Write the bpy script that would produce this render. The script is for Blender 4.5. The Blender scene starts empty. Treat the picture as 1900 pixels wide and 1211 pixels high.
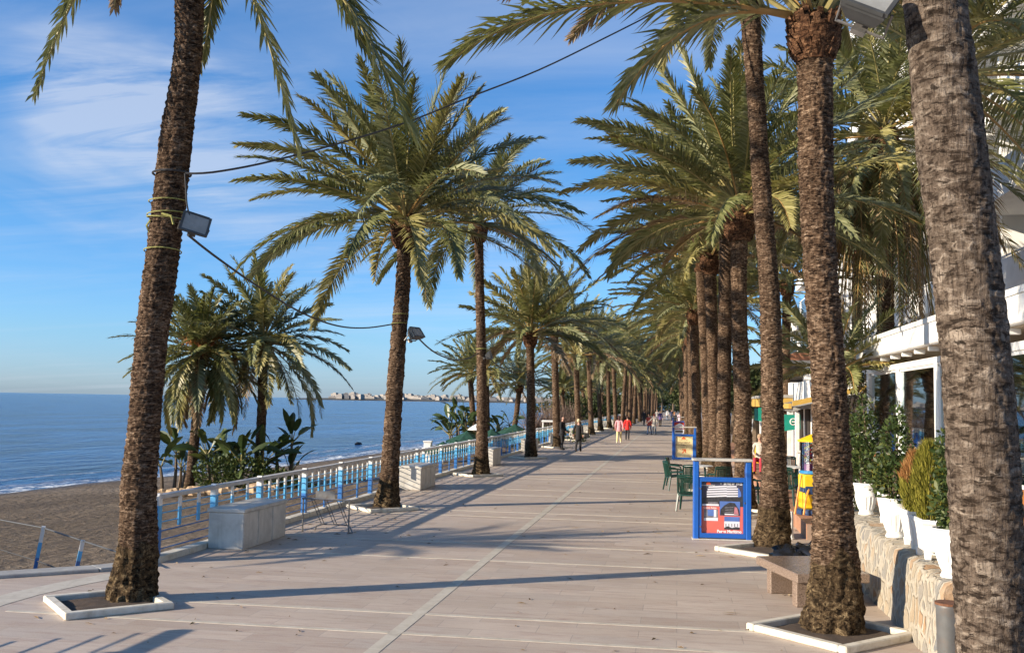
import bpy, math, random
from mathutils import Vector, Matrix, noise

R = math.radians
S = bpy.context.scene
COL = S.collection
PI = math.pi

# ------------------------------------------------------------------ camera
FPX = 1850.0
YAW, PITCH, ROLL = R(9.5), math.atan((744 - 605.5) / FPX), R(1.0)
CAM = Vector((0, 0, 2.6))
_f = Vector((-math.sin(YAW) * math.cos(PITCH), math.cos(YAW) * math.cos(PITCH), math.sin(PITCH)))
_r0 = Vector((math.cos(YAW), math.sin(YAW), 0))
_u0 = _r0.cross(_f)
_r = _r0 * math.cos(ROLL) + _u0 * math.sin(ROLL)
_u = _u0 * math.cos(ROLL) - _r0 * math.sin(ROLL)
camd = bpy.data.cameras.new('camera')
cam = bpy.data.objects.new('camera', camd)
COL.objects.link(cam)
m = Matrix((( _r.x, _u.x, -_f.x, CAM.x), (_r.y, _u.y, -_f.y, CAM.y), (_r.z, _u.z, -_f.z, CAM.z), (0, 0, 0, 1)))
cam.matrix_world = m
camd.sensor_width = 36
camd.lens = FPX / 1900 * 36
camd.clip_start = 0.1
camd.clip_end = 60000
S.camera = cam


def ray(px, py):
    return _f + _r * ((px - 950) / FPX) - _u * ((py - 605.5) / FPX)


def Q(px, py, D):
    "world point seen at a pixel of the photo, D metres along the lens axis (a survey aid)"
    return CAM + ray(px, py) * D


def G(px, py, z=0.0):
    d = ray(px, py)
    return CAM + d * ((z - CAM.z) / d.z)


# ------------------------------------------------------------------ mesh helpers
class MB:
    def __init__(s):
        s.v, s.f, s.m = [], [], []

    def add(s, vs, fs, mi=0):
        o = len(s.v)
        s.v.extend(vs)
        for f in fs:
            s.f.append([i + o for i in f])
            s.m.append(mi)

    def box(s, c, d, rz=0.0, mi=0, ry=0.0, rx=0.0, taper=1.0):
        x, y, z = d[0] / 2, d[1] / 2, d[2] / 2
        M = Matrix.Rotation(rz, 3, 'Z') @ Matrix.Rotation(ry, 3, 'Y') @ Matrix.Rotation(rx, 3, 'X')
        t = taper
        vs = [(-x * t, -y * t, -z), (x * t, -y * t, -z), (x * t, y * t, -z), (-x * t, y * t, -z), (-x, -y, z), (x, -y, z), (x, y, z), (-x, y, z)]
        vs = [M @ Vector(p) + Vector(c) for p in vs]
        s.add(vs, [(0, 3, 2, 1), (4, 5, 6, 7), (0, 1, 5, 4), (1, 2, 6, 5), (2, 3, 7, 6), (3, 0, 4, 7)], mi)

    def bbox(s, c, d, b=0.01, rz=0.0, mi=0):
        "box with chamfered vertical and top edges"
        x, y, z = d[0] / 2, d[1] / 2, d[2] / 2
        M = Matrix.Rotation(rz, 3, 'Z')

        def ring(i, zz):
            a, e = x - i, y - i
            q = b if i == 0 else b * .6
            return [(-a + q, -e, zz), (a - q, -e, zz), (a, -e + q, zz), (a, e - q, zz), (a - q, e, zz), (-a + q, e, zz), (-a, e - q, zz), (-a, -e + q, zz)]
        rs = ring(b, -z) + ring(0, -z + b) + ring(0, z - b) + ring(b, z)
        vs = [M @ Vector(p) + Vector(c) for p in rs]
        fs = [tuple(range(7, -1, -1)), tuple(range(24, 32))]
        for k in range(3):
            for i in range(8):
                j = (i + 1) % 8
                fs.append((k * 8 + i, k * 8 + j, k * 8 + 8 + j, k * 8 + 8 + i))
        s.add(vs, fs, mi)

    def tube(s, pts, rad, seg=8, mi=0, cap=True):
        pts = [Vector(p) for p in pts]
        n = len(pts)
        if not hasattr(rad, '__len__'):
            rad = [rad] * n
        vs = []
        side = None
        for i, p in enumerate(pts):
            t = (pts[min(i + 1, n - 1)] - pts[max(i - 1, 0)])
            t = t.normalized() if t.length > 1e-9 else Vector((0, 0, 1))
            if side is None:
                side = t.cross(Vector((0, 0, 1)))
                if side.length < 1e-3:
                    side = Vector((1, 0, 0))
            side = (side - t * side.dot(t)).normalized()
            up = side.cross(t)
            for k in range(seg):
                a = 2 * PI * k / seg
                vs.append(p + (side * math.cos(a) + up * math.sin(a)) * rad[i])
        fs = []
        for i in range(n - 1):
            for k in range(seg):
                j = (k + 1) % seg
                fs.append((i * seg + k, i * seg + k + seg, i * seg + j + seg, i * seg + j))
        if cap:
            fs.append(tuple(range(seg)))
            fs.append(tuple(range(n * seg - 1, (n - 1) * seg - 1, -1)))
        s.add(vs, fs, mi)

    def lathe(s, c, prof, seg=16, mi=0, sx=1.0, sy=1.0):
        vs = []
        for r, z in prof:
            for k in range(seg):
                a = 2 * PI * k / seg
                vs.append(Vector((c[0] + r * sx * math.cos(a), c[1] + r * sy * math.sin(a), c[2] + z)))
        fs = []
        n = len(prof)
        for i in range(n - 1):
            for k in range(seg):
                j = (k + 1) % seg
                fs.append((i * seg + k, i * seg + j, i * seg + j + seg, i * seg + k + seg))
        fs.append(tuple(range(seg - 1, -1, -1)))
        fs.append(tuple(range((n - 1) * seg, n * seg)))
        s.add(vs, fs, mi)

    def blob(s, c, d, seed=0, n1=7, n2=10, rough=.25, mi=0, fr=1.3):
        vs, fs = [], []
        for i in range(n1 + 1):
            th = PI * i / n1
            for k in range(n2):
                a = 2 * PI * k / n2
                p = Vector((math.sin(th) * math.cos(a), math.sin(th) * math.sin(a), math.cos(th)))
                q = 1 + rough * noise.noise(p * fr + Vector((seed * 7.3, seed * 3.1, 1.7)))
                vs.append(Vector((c[0] + p.x * d[0] * q, c[1] + p.y * d[1] * q, c[2] + p.z * d[2] * q)))
        for i in range(n1):
            for k in range(n2):
                j = (k + 1) % n2
                fs.append((i * n2 + k, i * n2 + n2 + k, i * n2 + n2 + j, i * n2 + j))
        s.add(vs, fs, mi)


def obj(name, mb, mats, parent=None, smooth=False, loc=None, org=None):
    """link ONE mesh object. org: world origin (the vertices are in world space and are moved to it)"""
    me = bpy.data.meshes.new(name)
    vs = mb.v
    if parent is not None and org is None:
        org = parent.location
    if org is not None:
        o3 = Vector(org)
        vs = [Vector(p) - o3 for p in vs]
    me.from_pydata([tuple(p) for p in vs], [], mb.f)
    if not isinstance(mats, (list, tuple)):
        mats = [mats]
    for mm in mats:
        me.materials.append(mm)
    if len(mats) > 1:
        me.polygons.foreach_set('material_index', mb.m)
    if smooth:
        me.polygons.foreach_set('use_smooth', [True] * len(me.polygons))
    me.update()
    o = bpy.data.objects.new(name, me)
    COL.objects.link(o)
    if parent is not None:
        o.parent = parent
    elif org is not None:
        o.location = org
    if loc is not None:
        o.location = loc
    return o


def tag(o, label, cat, group=None, kind=None):
    o['label'] = label
    o['category'] = cat
    if group:
        o['group'] = group
    if kind:
        o['kind'] = kind
    return o


def thing(name, label, cat, loc=(0, 0, 0), rz=0.0, group=None):
    o = bpy.data.objects.new(name, None)
    COL.objects.link(o)
    o.location = loc
    o.rotation_euler = (0, 0, rz)
    o.empty_display_size = .2
    return tag(o, label, cat, group)


def local(o_parent, name, mb, mats, smooth=False):
    "part whose vertices are already in the thing's own space"
    o = obj(name, mb, mats, None, smooth)
    o.parent = o_parent
    return o


def dup(root, loc, rz=None, label=None, group=None, scale=None):
    r = root.copy()
    COL.objects.link(r)
    r.location = loc
    if rz is not None:
        r.rotation_euler = (0, 0, rz)
    if scale:
        r.scale = scale if hasattr(scale, '__len__') else (scale,) * 3
    if label:
        r['label'] = label
    if group:
        r['group'] = group
    for ch in list(root.children):
        c = ch.copy()
        COL.objects.link(c)
        c.parent = r
        for g in list(ch.children):
            d = g.copy()
            COL.objects.link(d)
            d.parent = c
    return r


# ------------------------------------------------------------------ material helpers
class NT:
    def __init__(s, name):
        s.mat = bpy.data.materials.new(name)
        s.mat.use_nodes = True
        s.t = s.mat.node_tree
        s.b = s.t.nodes['Principled BSDF']
        s.out = s.t.nodes['Material Output']

    def n(s, typ, **kw):
        nd = s.t.nodes.new(typ)
        for k, v in kw.items():
            setattr(nd, k, v)
        return nd

    def l(s, a, b):
        s.t.links.new(a, b)

    def coord(s, scale=(1, 1, 1), kind='Object', rot=(0, 0, 0)):
        tc = s.n('ShaderNodeTexCoord')
        mp = s.n('ShaderNodeMapping')
        mp.inputs['Scale'].default_value = scale
        mp.inputs['Rotation'].default_value = rot
        s.l(tc.outputs[kind], mp.inputs['Vector'])
        return mp.outputs['Vector']

    def noise(s, vec, sc, det=4, rough=.55, dist=0.0):
        nd = s.n('ShaderNodeTexNoise')
        nd.inputs['Scale'].default_value = sc
        nd.inputs['Detail'].default_value = det
        nd.inputs['Roughness'].default_value = rough
        nd.inputs['Distortion'].default_value = dist
        s.l(vec, nd.inputs['Vector'])
        return nd.outputs['Fac']

    def ramp(s, fac, stops):
        nd = s.n('ShaderNodeValToRGB')
        el = nd.color_ramp.elements
        while len(el) < len(stops):
            el.new(.5)
        for e, (p, c) in zip(el, stops):
            e.position = p
            e.color = (c[0], c[1], c[2], 1) if hasattr(c, '__len__') else (c, c, c, 1)
        s.l(fac, nd.inputs['Fac'])
        return nd.outputs['Color']

    def mix(s, fac, a, b, mode='MIX'):
        nd = s.n('ShaderNodeMix', data_type='RGBA', blend_type=mode)
        for sock, v in ((nd.inputs[0], fac), (nd.inputs[6], a), (nd.inputs[7], b)):
            if hasattr(v, 'node'):
                s.l(v, sock)
            elif hasattr(v, '__len__'):
                sock.default_value = (v[0], v[1], v[2], 1)
            else:
                sock.default_value = v
        return nd.outputs[2]

    def math(s, op, a, b=0.0, clamp=False):
        nd = s.n('ShaderNodeMath', operation=op)
        nd.use_clamp = clamp
        for sock, v in ((nd.inputs[0], a), (nd.inputs[1], b)):
            if hasattr(v, 'node'):
                s.l(v, sock)
            else:
                sock.default_value = v
        return nd.outputs[0]

    def sep(s, vec):
        nd = s.n('ShaderNodeSeparateXYZ')
        s.l(vec, nd.inputs[0])
        return nd.outputs

    def bump(s, h, strength=.3, dist=.02, chain=None):
        nd = s.n('ShaderNodeBump')
        nd.inputs['Strength'].default_value = strength
        nd.inputs['Distance'].default_value = dist
        s.l(h, nd.inputs['Height'])
        if chain is not None:
            s.l(chain, nd.inputs['Normal'])
        return nd.outputs['Normal']

    def fin(s, col=None, rough=None, normal=None, **kw):
        if col is not None:
            if hasattr(col, 'node'):
                s.l(col, s.b.inputs['Base Color'])
            else:
                s.b.inputs['Base Color'].default_value = (col[0], col[1], col[2], 1)
        if rough is not None:
            if hasattr(rough, 'node'):
                s.l(rough, s.b.inputs['Roughness'])
            else:
                s.b.inputs['Roughness'].default_value = rough
        if normal is not None:
            s.l(normal, s.b.inputs['Normal'])
        for k, v in kw.items():
            s.b.inputs[k.replace('_', ' ')].default_value = v
        return s.mat


def paint(name, col, rough=.5, var=.18, sc=6.0, bump=.0, dirt=None, spec=.5, metal=0.0):
    "procedural paint or plastic: a little tone variation and wear"
    t = NT(name)
    v = t.coord()
    a = t.noise(v, sc, 5, .6)
    lo = tuple(c * (1 - var) for c in col)
    hi = tuple(min(1, c * (1 + var * .6)) for c in col)
    c = t.ramp(a, [(.3, lo), (.7, hi)])
    if dirt:
        d = t.noise(v, sc * .45, 6, .65)
        k = t.ramp(d, [(.52, 0.0), (.72, dirt[1])])
        c = t.mix(k, c, dirt[0])
    nrm = t.bump(t.noise(v, sc * 6, 3), bump, .01) if bump else None
    return t.fin(c, rough, nrm, Specular_IOR_Level=spec, Metallic=metal)
# ------------------------------------------------------------------ light and sky
SUN_AZ = Vector((-.848, -.53, 0)).normalized()
SUN_EL = R(18)
S.view_settings.view_transform = 'Standard'
S.view_settings.look = 'None'
S.view_settings.gamma = 1
S.view_settings.exposure = 0.88
w = bpy.data.worlds.new('World')
S.world = w
w.use_nodes = True
wt = w.node_tree
bg = wt.nodes['Background']
sky = wt.nodes.new('ShaderNodeTexSky')
sky.sky_type = 'NISHITA'
sky.sun_disc = False
sky.sun_elevation = SUN_EL
sky.sun_rotation = math.atan2(SUN_AZ.x, SUN_AZ.y)
sky.altitude = 0
sky.air_density = 1.0
sky.dust_density = 0.35
sky.ozone_density = 2.6
hs = wt.nodes.new('ShaderNodeHueSaturation')
hs.inputs['Saturation'].default_value = 1.25
hs.inputs['Hue'].default_value = .5
wt.links.new(sky.outputs[0], hs.inputs['Color'])
# thin winter cloud: noise over the direction, flattened as a sheet overhead
tc = wt.nodes.new('ShaderNodeTexCoord')
sp = wt.nodes.new('ShaderNodeSeparateXYZ')
wt.links.new(tc.outputs['Generated'], sp.inputs[0])


def wm(op, a, b=0.0):
    nd = wt.nodes.new('ShaderNodeMath')
    nd.operation = op
    for sock, v in ((nd.inputs[0], a), (nd.inputs[1], b)):
        if hasattr(v, 'node'):
            wt.links.new(v, sock)
        else:
            sock.default_value = v
    return nd.outputs[0]


zz = wm('MAXIMUM', wm('ADD', sp.outputs[2], .10), .02)
cx, cy = wm('DIVIDE', sp.outputs[0], zz), wm('DIVIDE', sp.outputs[1], zz)
cmb = wt.nodes.new('ShaderNodeCombineXYZ')
wt.links.new(cx, cmb.inputs[0])
wt.links.new(cy, cmb.inputs[1])
cmb.inputs[2].default_value = 3.1


def wnoise(scale, det, rough, dist=0.0, sx=1.0, sy=1.0, rot=0.0, off=(0, 0, 0)):
    mp = wt.nodes.new('ShaderNodeMapping')
    mp.inputs['Scale'].default_value = (sx, sy, 1)
    mp.inputs['Rotation'].default_value = (0, 0, rot)
    mp.inputs['Location'].default_value = off
    wt.links.new(cmb.outputs[0], mp.inputs['Vector'])
    nd = wt.nodes.new('ShaderNodeTexNoise')
    nd.inputs['Scale'].default_value = scale
    nd.inputs['Detail'].default_value = det
    nd.inputs['Roughness'].default_value = rough
    nd.inputs['Distortion'].default_value = dist
    wt.links.new(mp.outputs[0], nd.inputs['Vector'])
    return nd.outputs['Fac']


def wramp(f, stops):
    nd = wt.nodes.new('ShaderNodeValToRGB')
    el = nd.color_ramp.elements
    while len(el) < len(stops):
        el.new(.5)
    for e, (p, c) in zip(el, stops):
        e.position = p
        e.color = (c, c, c, 1)
    wt.links.new(f, nd.inputs[0])
    return nd.outputs[0]


c1 = wramp(wnoise(.42, 4, .5, .5, 1.0, 1.0, R(25), (2.2, .8, 0)), [(.46, 0), (.74, 1)])
c2 = wramp(wnoise(1.5, 7, .66, .9, .5, 1.5, R(-35)), [(.36, .06), (.66, 1)])
c3 = wramp(wnoise(.5, 5, .6, .8, .35, 2.2, R(14)), [(.5, 0), (.8, .8)])


def wcloud(px_, py_, width, gain):
    "a bank of thin cloud in one part of the sky"
    dv = ray(px_, py_).normalized()
    dt = wt.nodes.new('ShaderNodeVectorMath')
    dt.operation = 'DOT_PRODUCT'
    wt.links.new(tc.outputs['Generated'], dt.inputs[0])
    dt.inputs[1].default_value = dv
    a_ = wm('ARCCOSINE', wm('MINIMUM', dt.outputs['Value'], 1.0))
    m_ = wm('SUBTRACT', 1.0, wm('DIVIDE', wm('ADD', a_, wm('MULTIPLY', wm('SUBTRACT', wnoise(1.1, 4, .55, .6), .5), width * 1.5)), width))
    return wm('MULTIPLY', wramp(m_, [(0, 0), (.9, 1)]), gain)


c4 = wm('ADD', wm('ADD', wcloud(225, 262, .10, .62), wcloud(105, 190, .09, .50)), wm('ADD', wcloud(430, 270, .11, .42), wcloud(960, 440, .09, .36)))
c4 = wm('MULTIPLY', c4, c2)
cf = wm('MINIMUM', wm('ADD', wm('ADD', c4, wm('MULTIPLY', wm('MULTIPLY', c1, c2), .30)), wm('MULTIPLY', c3, .34)), .55)
mxn = wt.nodes.new('ShaderNodeMix')
mxn.data_type = 'RGBA'
wt.links.new(cf, mxn.inputs[0])
# the air near the horizon: the winter haze over the sea keeps it pale blue rather than amber
zr = wt.nodes.new('ShaderNodeValToRGB')
for e_, (p_, c_) in zip([zr.color_ramp.elements[0], zr.color_ramp.elements[1], zr.color_ramp.elements.new(.1), zr.color_ramp.elements.new(.22)],
                        [(0.0, (.40, .58, 1.22)), (.55, (.48, .77, 1.0)), (.06, (.44, .63, 1.0)), (.2, (.45, .67, .88))]):
    e_.position = p_
    e_.color = (*c_, 1)
wt.links.new(sp.outputs[2], zr.inputs[0])
tint = wt.nodes.new('ShaderNodeMix')
tint.data_type = 'RGBA'
tint.blend_type = 'MULTIPLY'
tint.inputs[0].default_value = 1
wt.links.new(hs.outputs[0], tint.inputs[6])
wt.links.new(zr.outputs[0], tint.inputs[7])
wt.links.new(tint.outputs[2], mxn.inputs[6])
mxn.inputs[7].default_value = (3.35, 3.6, 4.1, 1)
wt.links.new(mxn.outputs[2], bg.inputs['Color'])
bg.inputs['Strength'].default_value = .122

sund = bpy.data.lights.new('sun', 'SUN')
sund.energy = 4.9
sund.angle = R(.53)
sund.color = (1.0, .86, .68)
sun = bpy.data.objects.new('sun', sund)
COL.objects.link(sun)
sv = Vector((SUN_AZ.x * math.cos(SUN_EL), SUN_AZ.y * math.cos(SUN_EL), math.sin(SUN_EL)))
sun.rotation_euler = (-sv).to_track_quat('-Z', 'Y').to_euler()
sun.location = sv * 60


# ------------------------------------------------------------------ materials
def m_paving():
    t = NT('marble_paving')
    v = t.coord()
    br = t.n('ShaderNodeTexBrick')
    br.offset = .37
    br.offset_frequency = 2
    br.inputs['Scale'].default_value = 1
    br.inputs['Mortar Size'].default_value = .006
    br.inputs['Mortar Smooth'].default_value = .3
    br.inputs['Brick Width'].default_value = 1.15
    br.inputs['Row Height'].default_value = .38
    br.inputs['Bias'].default_value = 0
    br.inputs['Color1'].default_value = (.0, .0, .0, 1)
    br.inputs['Color2'].default_value = (1, 1, 1, 1)
    br.inputs['Mortar'].default_value = (.5, .5, .5, 1)
    t.l(v, br.inputs['Vector'])
    slab = br.outputs['Color']
    base = t.ramp(slab, [(0, (.44, .335, .255)), (.35, (.52, .41, .315)), (.7, (.565, .455, .36)), (1, (.475, .39, .315))])
    vs = t.coord((.55, 3.2, 1))
    ve = t.noise(vs, 2.9, 8, .72, .8)
    base = t.mix(t.ramp(ve, [(.38, 0.0), (.48, .0), (.64, .62)]), base, (.34, .21, .155))
    ve2 = t.noise(t.coord((.9, 5.0, 1)), 3.1, 6, .6, .3)
    base = t.mix(t.ramp(ve2, [(.5, 0.0), (.75, .55)]), base, (.55, .475, .375))
    big = t.noise(v, .35, 4, .6)
    base = t.mix(t.ramp(big, [(.38, .30), (.62, .0)]), base, (.30, .24, .185))
    st = t.noise(v, 2.6, 8, .72)
    base = t.mix(t.ramp(st, [(.62, 0.0), (.78, .45)]), base, (.20, .165, .14))
    base = t.mix(t.math('MULTIPLY', br.outputs['Fac'], .40), base, (.17, .145, .13))
    gum = t.n('ShaderNodeTexVoronoi')
    gum.inputs['Scale'].default_value = 1.7
    t.l(v, gum.inputs['Vector'])
    base = t.mix(t.ramp(gum.outputs['Distance'], [(.035, .5), (.06, 0.0)]), base, (.12, .10, .085))
    grit = t.noise(v, 60, 3, .7)
    base = t.mix(.16, base, t.ramp(grit, [(.3, .12), (.7, .62)]))
    ro = t.ramp(st, [(.3, .50), (.7, .72)])
    nm = t.bump(t.math('ADD', t.math('MULTIPLY', br.outputs['Fac'], -.6), t.math('MULTIPLY', grit, .25)), .35, .006)
    return t.fin(base, ro, nm, Specular_IOR_Level=.35)


def m_stone(name, c1, c2, c3, rough=.6, sc=3.0):
    t = NT(name)
    v = t.coord()
    a = t.noise(v, sc, 7, .65, .6)
    c = t.ramp(a, [(.28, c1), (.5, c2), (.72, c3)])
    b = t.noise(v, sc * .5, 6, .7)
    c = t.mix(t.ramp(b, [(.56, 0.0), (.75, .5)]), c, tuple(x * .55 for x in c1))
    # run-off streaks that hang down from the top edges
    s_ = t.noise(t.coord((9, 9, .5)), 1.0, 4, .6)
    c = t.mix(t.ramp(s_, [(.55, 0.0), (.75, .32)]), c, (.22, .17, .11))
    nm = t.bump(t.noise(v, sc * 14, 4, .6), .2, .006)
    return t.fin(c, rough, nm, Specular_IOR_Level=.4)


def m_sand():
    t = NT('beach_sand')
    v = t.coord()
    a = t.noise(v, .16, 6, .6, .4)
    c = t.ramp(a, [(.36, (.115, .085, .056)), (.5, (.17, .128, .087)), (.64, (.24, .185, .13))])
    b = t.noise(v, 3.2, 6, .7)
    c = t.mix(t.ramp(b, [(.45, .0), (.7, .5)]), c, (.115, .085, .058))
    # rake and tyre tracks along the shore
    tr = t.noise(t.coord((1.5, .07, 1)), 1.1, 4, .6, .3)
    c = t.mix(t.ramp(tr, [(.50, 0.0), (.56, .75), (.62, 0.0)]), c, (.10, .075, .055))
    # wet sand next to the water: the height of the sheet decides it
    z = t.sep(v)[2]
    wet = t.n('ShaderNodeMapRange')
    wet.inputs[1].default_value = -1.78
    wet.inputs[2].default_value = -1.98
    t.l(t.math('ADD', z, t.math('MULTIPLY', t.noise(v, .5, 3), .12)), wet.inputs[0])
    c = t.mix(wet.outputs[0], c, (.085, .065, .048))
    ro = t.mix(wet.outputs[0], (.95,) * 3, (.28,) * 3)
    foot = t.n('ShaderNodeTexVoronoi')
    foot.inputs['Scale'].default_value = 3.4
    t.l(t.coord((1, 1, .0)), foot.inputs['Vector'])
    h = t.math('ADD', t.ramp(foot.outputs['Distance'], [(.1, 0.0), (.55, .22)]), t.noise(v, 2.6, 6, .7, .6))
    nm = t.bump(h, .9, .26)
    nm = t.bump(t.noise(v, 45, 3, .7), .4, .01, nm)
    return t.fin(c, ro, nm, Specular_IOR_Level=.25)


def m_sea():
    t = NT('sea_water')
    v = t.coord()
    big = t.noise(t.coord((.10, .035, 1)), 1.0, 5, .6, .5)
    c = t.ramp(big, [(.38, (.003, .026, .095)), (.5, (.006, .052, .175)), (.64, (.016, .105, .29))])
    # foam line at the swash and thin broken crests a few metres out; attribute-free: distance from shore is baked in UV x
    uv = t.n('ShaderNodeTexCoord').outputs['UV']
    d = t.sep(uv)[0]
    wob = t.math('ADD', d, t.math('MULTIPLY', t.math('SUBTRACT', t.noise(v, .22, 4, .6), .5), 5.0))
    f1 = t.ramp(t.math('MULTIPLY', wob, .1), [(.0, 1.0), (.10, .9), (.22, .35), (.30, 0.0)])
    f2 = t.ramp(t.math('MULTIPLY', wob, .1), [(.40, 0.0), (.47, .75), (.55, 0.0)])
    br = t.ramp(t.noise(t.coord((1, .45, 1)), 1.6, 6, .7), [(.42, 0.0), (.56, 1.0)])
    foam = t.math('MULTIPLY', t.math('ADD', f1, f2, True), br, True)
    c = t.mix(foam, c, (.62, .66, .68))
    ro = t.mix(foam, (.16,) * 3, (.8,) * 3)
    w1 = t.noise(t.coord((.55, .16, 1)), 1.0, 3, .5, .4)
    w2 = t.noise(t.coord((2.6, .9, 1)), 1.0, 5, .62, .3)
    nm = t.bump(w1, .8, 1.2)
    nm = t.bump(w2, .75, .4, nm)
    return t.fin(c, ro, nm, Specular_IOR_Level=.20, IOR=1.33)


def m_trunk(name, dark, mid, light, sc=1.0, flat=1.0, wide=1.0, dist=1.0, fibre=1.0):
    "bark of old leaf scars: ragged flattened plates, dark undercut gaps and fine upright fibre"
    t = NT(name)
    v0 = t.coord()
    fib = t.noise(t.coord((34 * sc, 34 * sc, 4.5 * sc)), 1.0, 6, .72, .5)
    pl = t.noise(t.coord((8.5 * wide, 8.5 * wide, 26.0 * flat)), 1.0, 4, .6, 1.3 * dist)
    pl2 = t.noise(t.coord((9.5 * wide, 9.5 * wide, 40.0 * flat)), 1.0, 4, .6, 1.0 * dist)
    big = t.noise(v0, 1.7, 4, .6)
    c = t.ramp(pl, [(.37, dark), (.46, mid), (.54, mid), (.64, light)])
    c = t.mix(t.ramp(fib, [(.36, min(1, .6 * fibre)), (.5, .0)]), c, dark)
    c = t.mix(t.ramp(fib, [(.55, 0.0), (.78, .55)]), c, light)
    c = t.mix(t.ramp(pl2, [(.38, .9), (.44, 0.0)]), c, tuple(x * .5 for x in dark))
    c = t.mix(t.ramp(pl2, [(.57, 0.0), (.66, .6)]), c, light)
    c = t.mix(t.ramp(big, [(.38, .4), (.6, 0.0)]), c, dark)
    nm = t.bump(pl, .9, .06)
    nm = t.bump(pl2, .9, .03, nm)
    nm = t.bump(fib, .7 * min(1.4, fibre), .015 * fibre, nm)
    return t.fin(c, .95, nm, Specular_IOR_Level=.12)


def m_leaf(name, c1, c2, c3, trans=.22, rough=.5, spec=.32):
    "leaf blades: every blade is an island with its own tone"
    t = NT(name)
    g = t.n('ShaderNodeNewGeometry')
    c = t.ramp(g.outputs['Random Per Island'], [(0, c1), (.55, c2), (1, c3)])
    t.fin(c, rough, None, Specular_IOR_Level=spec)
    tr = t.n('ShaderNodeBsdfTranslucent')
    t.l(t.mix(.5, c, (.16, .17, .03)), tr.inputs['Color'])
    mx = t.n('ShaderNodeMixShader')
    mx.inputs[0].default_value = trans
    t.l(t.b.outputs[0], mx.inputs[1])
    t.l(tr.outputs[0], mx.inputs[2])
    t.l(mx.outputs[0], t.out.inputs['Surface'])
    return t.mat


def m_glass():
    t = NT('window_glass')
    t.fin((.02, .025, .03), .03, None, Specular_IOR_Level=.7)
    tr = t.n('ShaderNodeBsdfTransparent')
    tr.inputs['Color'].default_value = (.82, .88, .86, 1)
    mx = t.n('ShaderNodeMixShader')
    lw = t.n('ShaderNodeLayerWeight')
    lw.inputs['Blend'].default_value = .35
    gl = t.n('ShaderNodeBsdfGlossy')
    gl.inputs['Roughness'].default_value = .02
    gl.inputs['Color'].default_value = (.9, .95, 1, 1)
    t.l(t.math('ADD', t.math('MULTIPLY', lw.outputs['Fresnel'], .8), .16, True), mx.inputs[0])
    t.l(tr.outputs[0], mx.inputs[1])
    t.l(gl.outputs[0], mx.inputs[2])
    t.l(mx.outputs[0], t.out.inputs['Surface'])
    return t.mat


def m_rubble():
    "crazy-paved wall: flat stones of ochre, blue grey and rust between pale raised pointing"
    t = NT('rubble_stone')
    v = t.coord((5.0, 5.0, 4.0), rot=(.25, .3, 0))
    ds = t.n('ShaderNodeTexNoise')
    ds.inputs['Scale'].default_value = 1.6
    t.l(v, ds.inputs['Vector'])
    va = t.n('ShaderNodeVectorMath', operation='MULTIPLY_ADD')
    t.l(ds.outputs['Color'], va.inputs[0])
    va.inputs[1].default_value = (.5, .5, .5)
    t.l(v, va.inputs[2])
    vo = t.n('ShaderNodeTexVoronoi')
    vo.inputs['Scale'].default_value = 1
    ve = t.n('ShaderNodeTexVoronoi', feature='DISTANCE_TO_EDGE')
    ve.inputs['Scale'].default_value = 1
    t.l(va.outputs[0], vo.inputs['Vector'])
    t.l(va.outputs[0], ve.inputs['Vector'])
    sp_ = t.n('ShaderNodeSeparateColor')
    t.l(vo.outputs['Color'], sp_.inputs[0])
    c = t.ramp(sp_.outputs[0], [(0, (.16, .17, .18)), (.22, (.25, .25, .25)), (.4, (.36, .30, .22)), (.62, (.42, .35, .26)), (.74, (.40, .20, .085)), (.86, (.30, .26, .20)), (1, (.20, .21, .22))])
    c.node.color_ramp.interpolation = 'CONSTANT'
    vn = t.noise(t.coord(), 14, 6, .65)
    c = t.mix(.5, c, t.ramp(vn, [(.3, (.16, .14, .12)), (.7, (.5, .45, .38))]), 'MULTIPLY')
    c = t.mix(.55, c, t.ramp(sp_.outputs[0], [(0, (.19, .20, .21)), (.35, (.38, .33, .25)), (.62, (.45, .38, .28)), (.78, (.40, .26, .14)), (.86, (.36, .31, .24)), (1, (.22, .23, .25))]))
    c = t.mix(t.ramp(t.noise(t.coord(), 3.0, 5, .65), [(.4, 0.0), (.7, .6)]), c, (.40, .355, .28))
    k = t.ramp(t.math('ADD', ve.outputs[0], t.math('MULTIPLY', t.math('SUBTRACT', vn, .5), .07)), [(.07, 1.0), (.15, 0.0)])
    c = t.mix(k, c, t.ramp(vn, [(.3, (.33, .29, .225)), (.7, (.47, .42, .34))]))
    h = t.math('ADD', t.math('MULTIPLY', k, .5), t.math('MULTIPLY', vn, .6))
    return t.fin(c, .85, t.bump(h, .9, .05), Specular_IOR_Level=.25)


def m_granite():
    t = NT('polished_granite')
    v = t.coord()
    a = t.noise(v, 70, 3, .7)
    c = t.ramp(a, [(.3, (.06, .043, .035)), (.45, (.175, .125, .095)), (.6, (.28, .205, .155)), (.75, (.10, .075, .06))])
    return t.fin(c, .22, None, Specular_IOR_Level=.5)


def m_tiles(name, c1, c2, mort, bw, rh):
    t = NT(name)
    br = t.n('ShaderNodeTexBrick')
    br.inputs['Scale'].default_value = 1
    br.inputs['Brick Width'].default_value = bw
    br.inputs['Row Height'].default_value = rh
    br.inputs['Mortar Size'].default_value = .008
    br.inputs['Color1'].default_value = (*c1, 1)
    br.inputs['Color2'].default_value = (*c2, 1)
    br.inputs['Mortar'].default_value = (*mort, 1)
    v = t.coord()
    t.l(v, br.inputs['Vector'])
    c = t.mix(.35, br.outputs['Color'], t.ramp(t.noise(v, 9, 5), [(.3, tuple(x * .6 for x in c1)), (.7, c2)]))
    return t.fin(c, .7)


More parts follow.
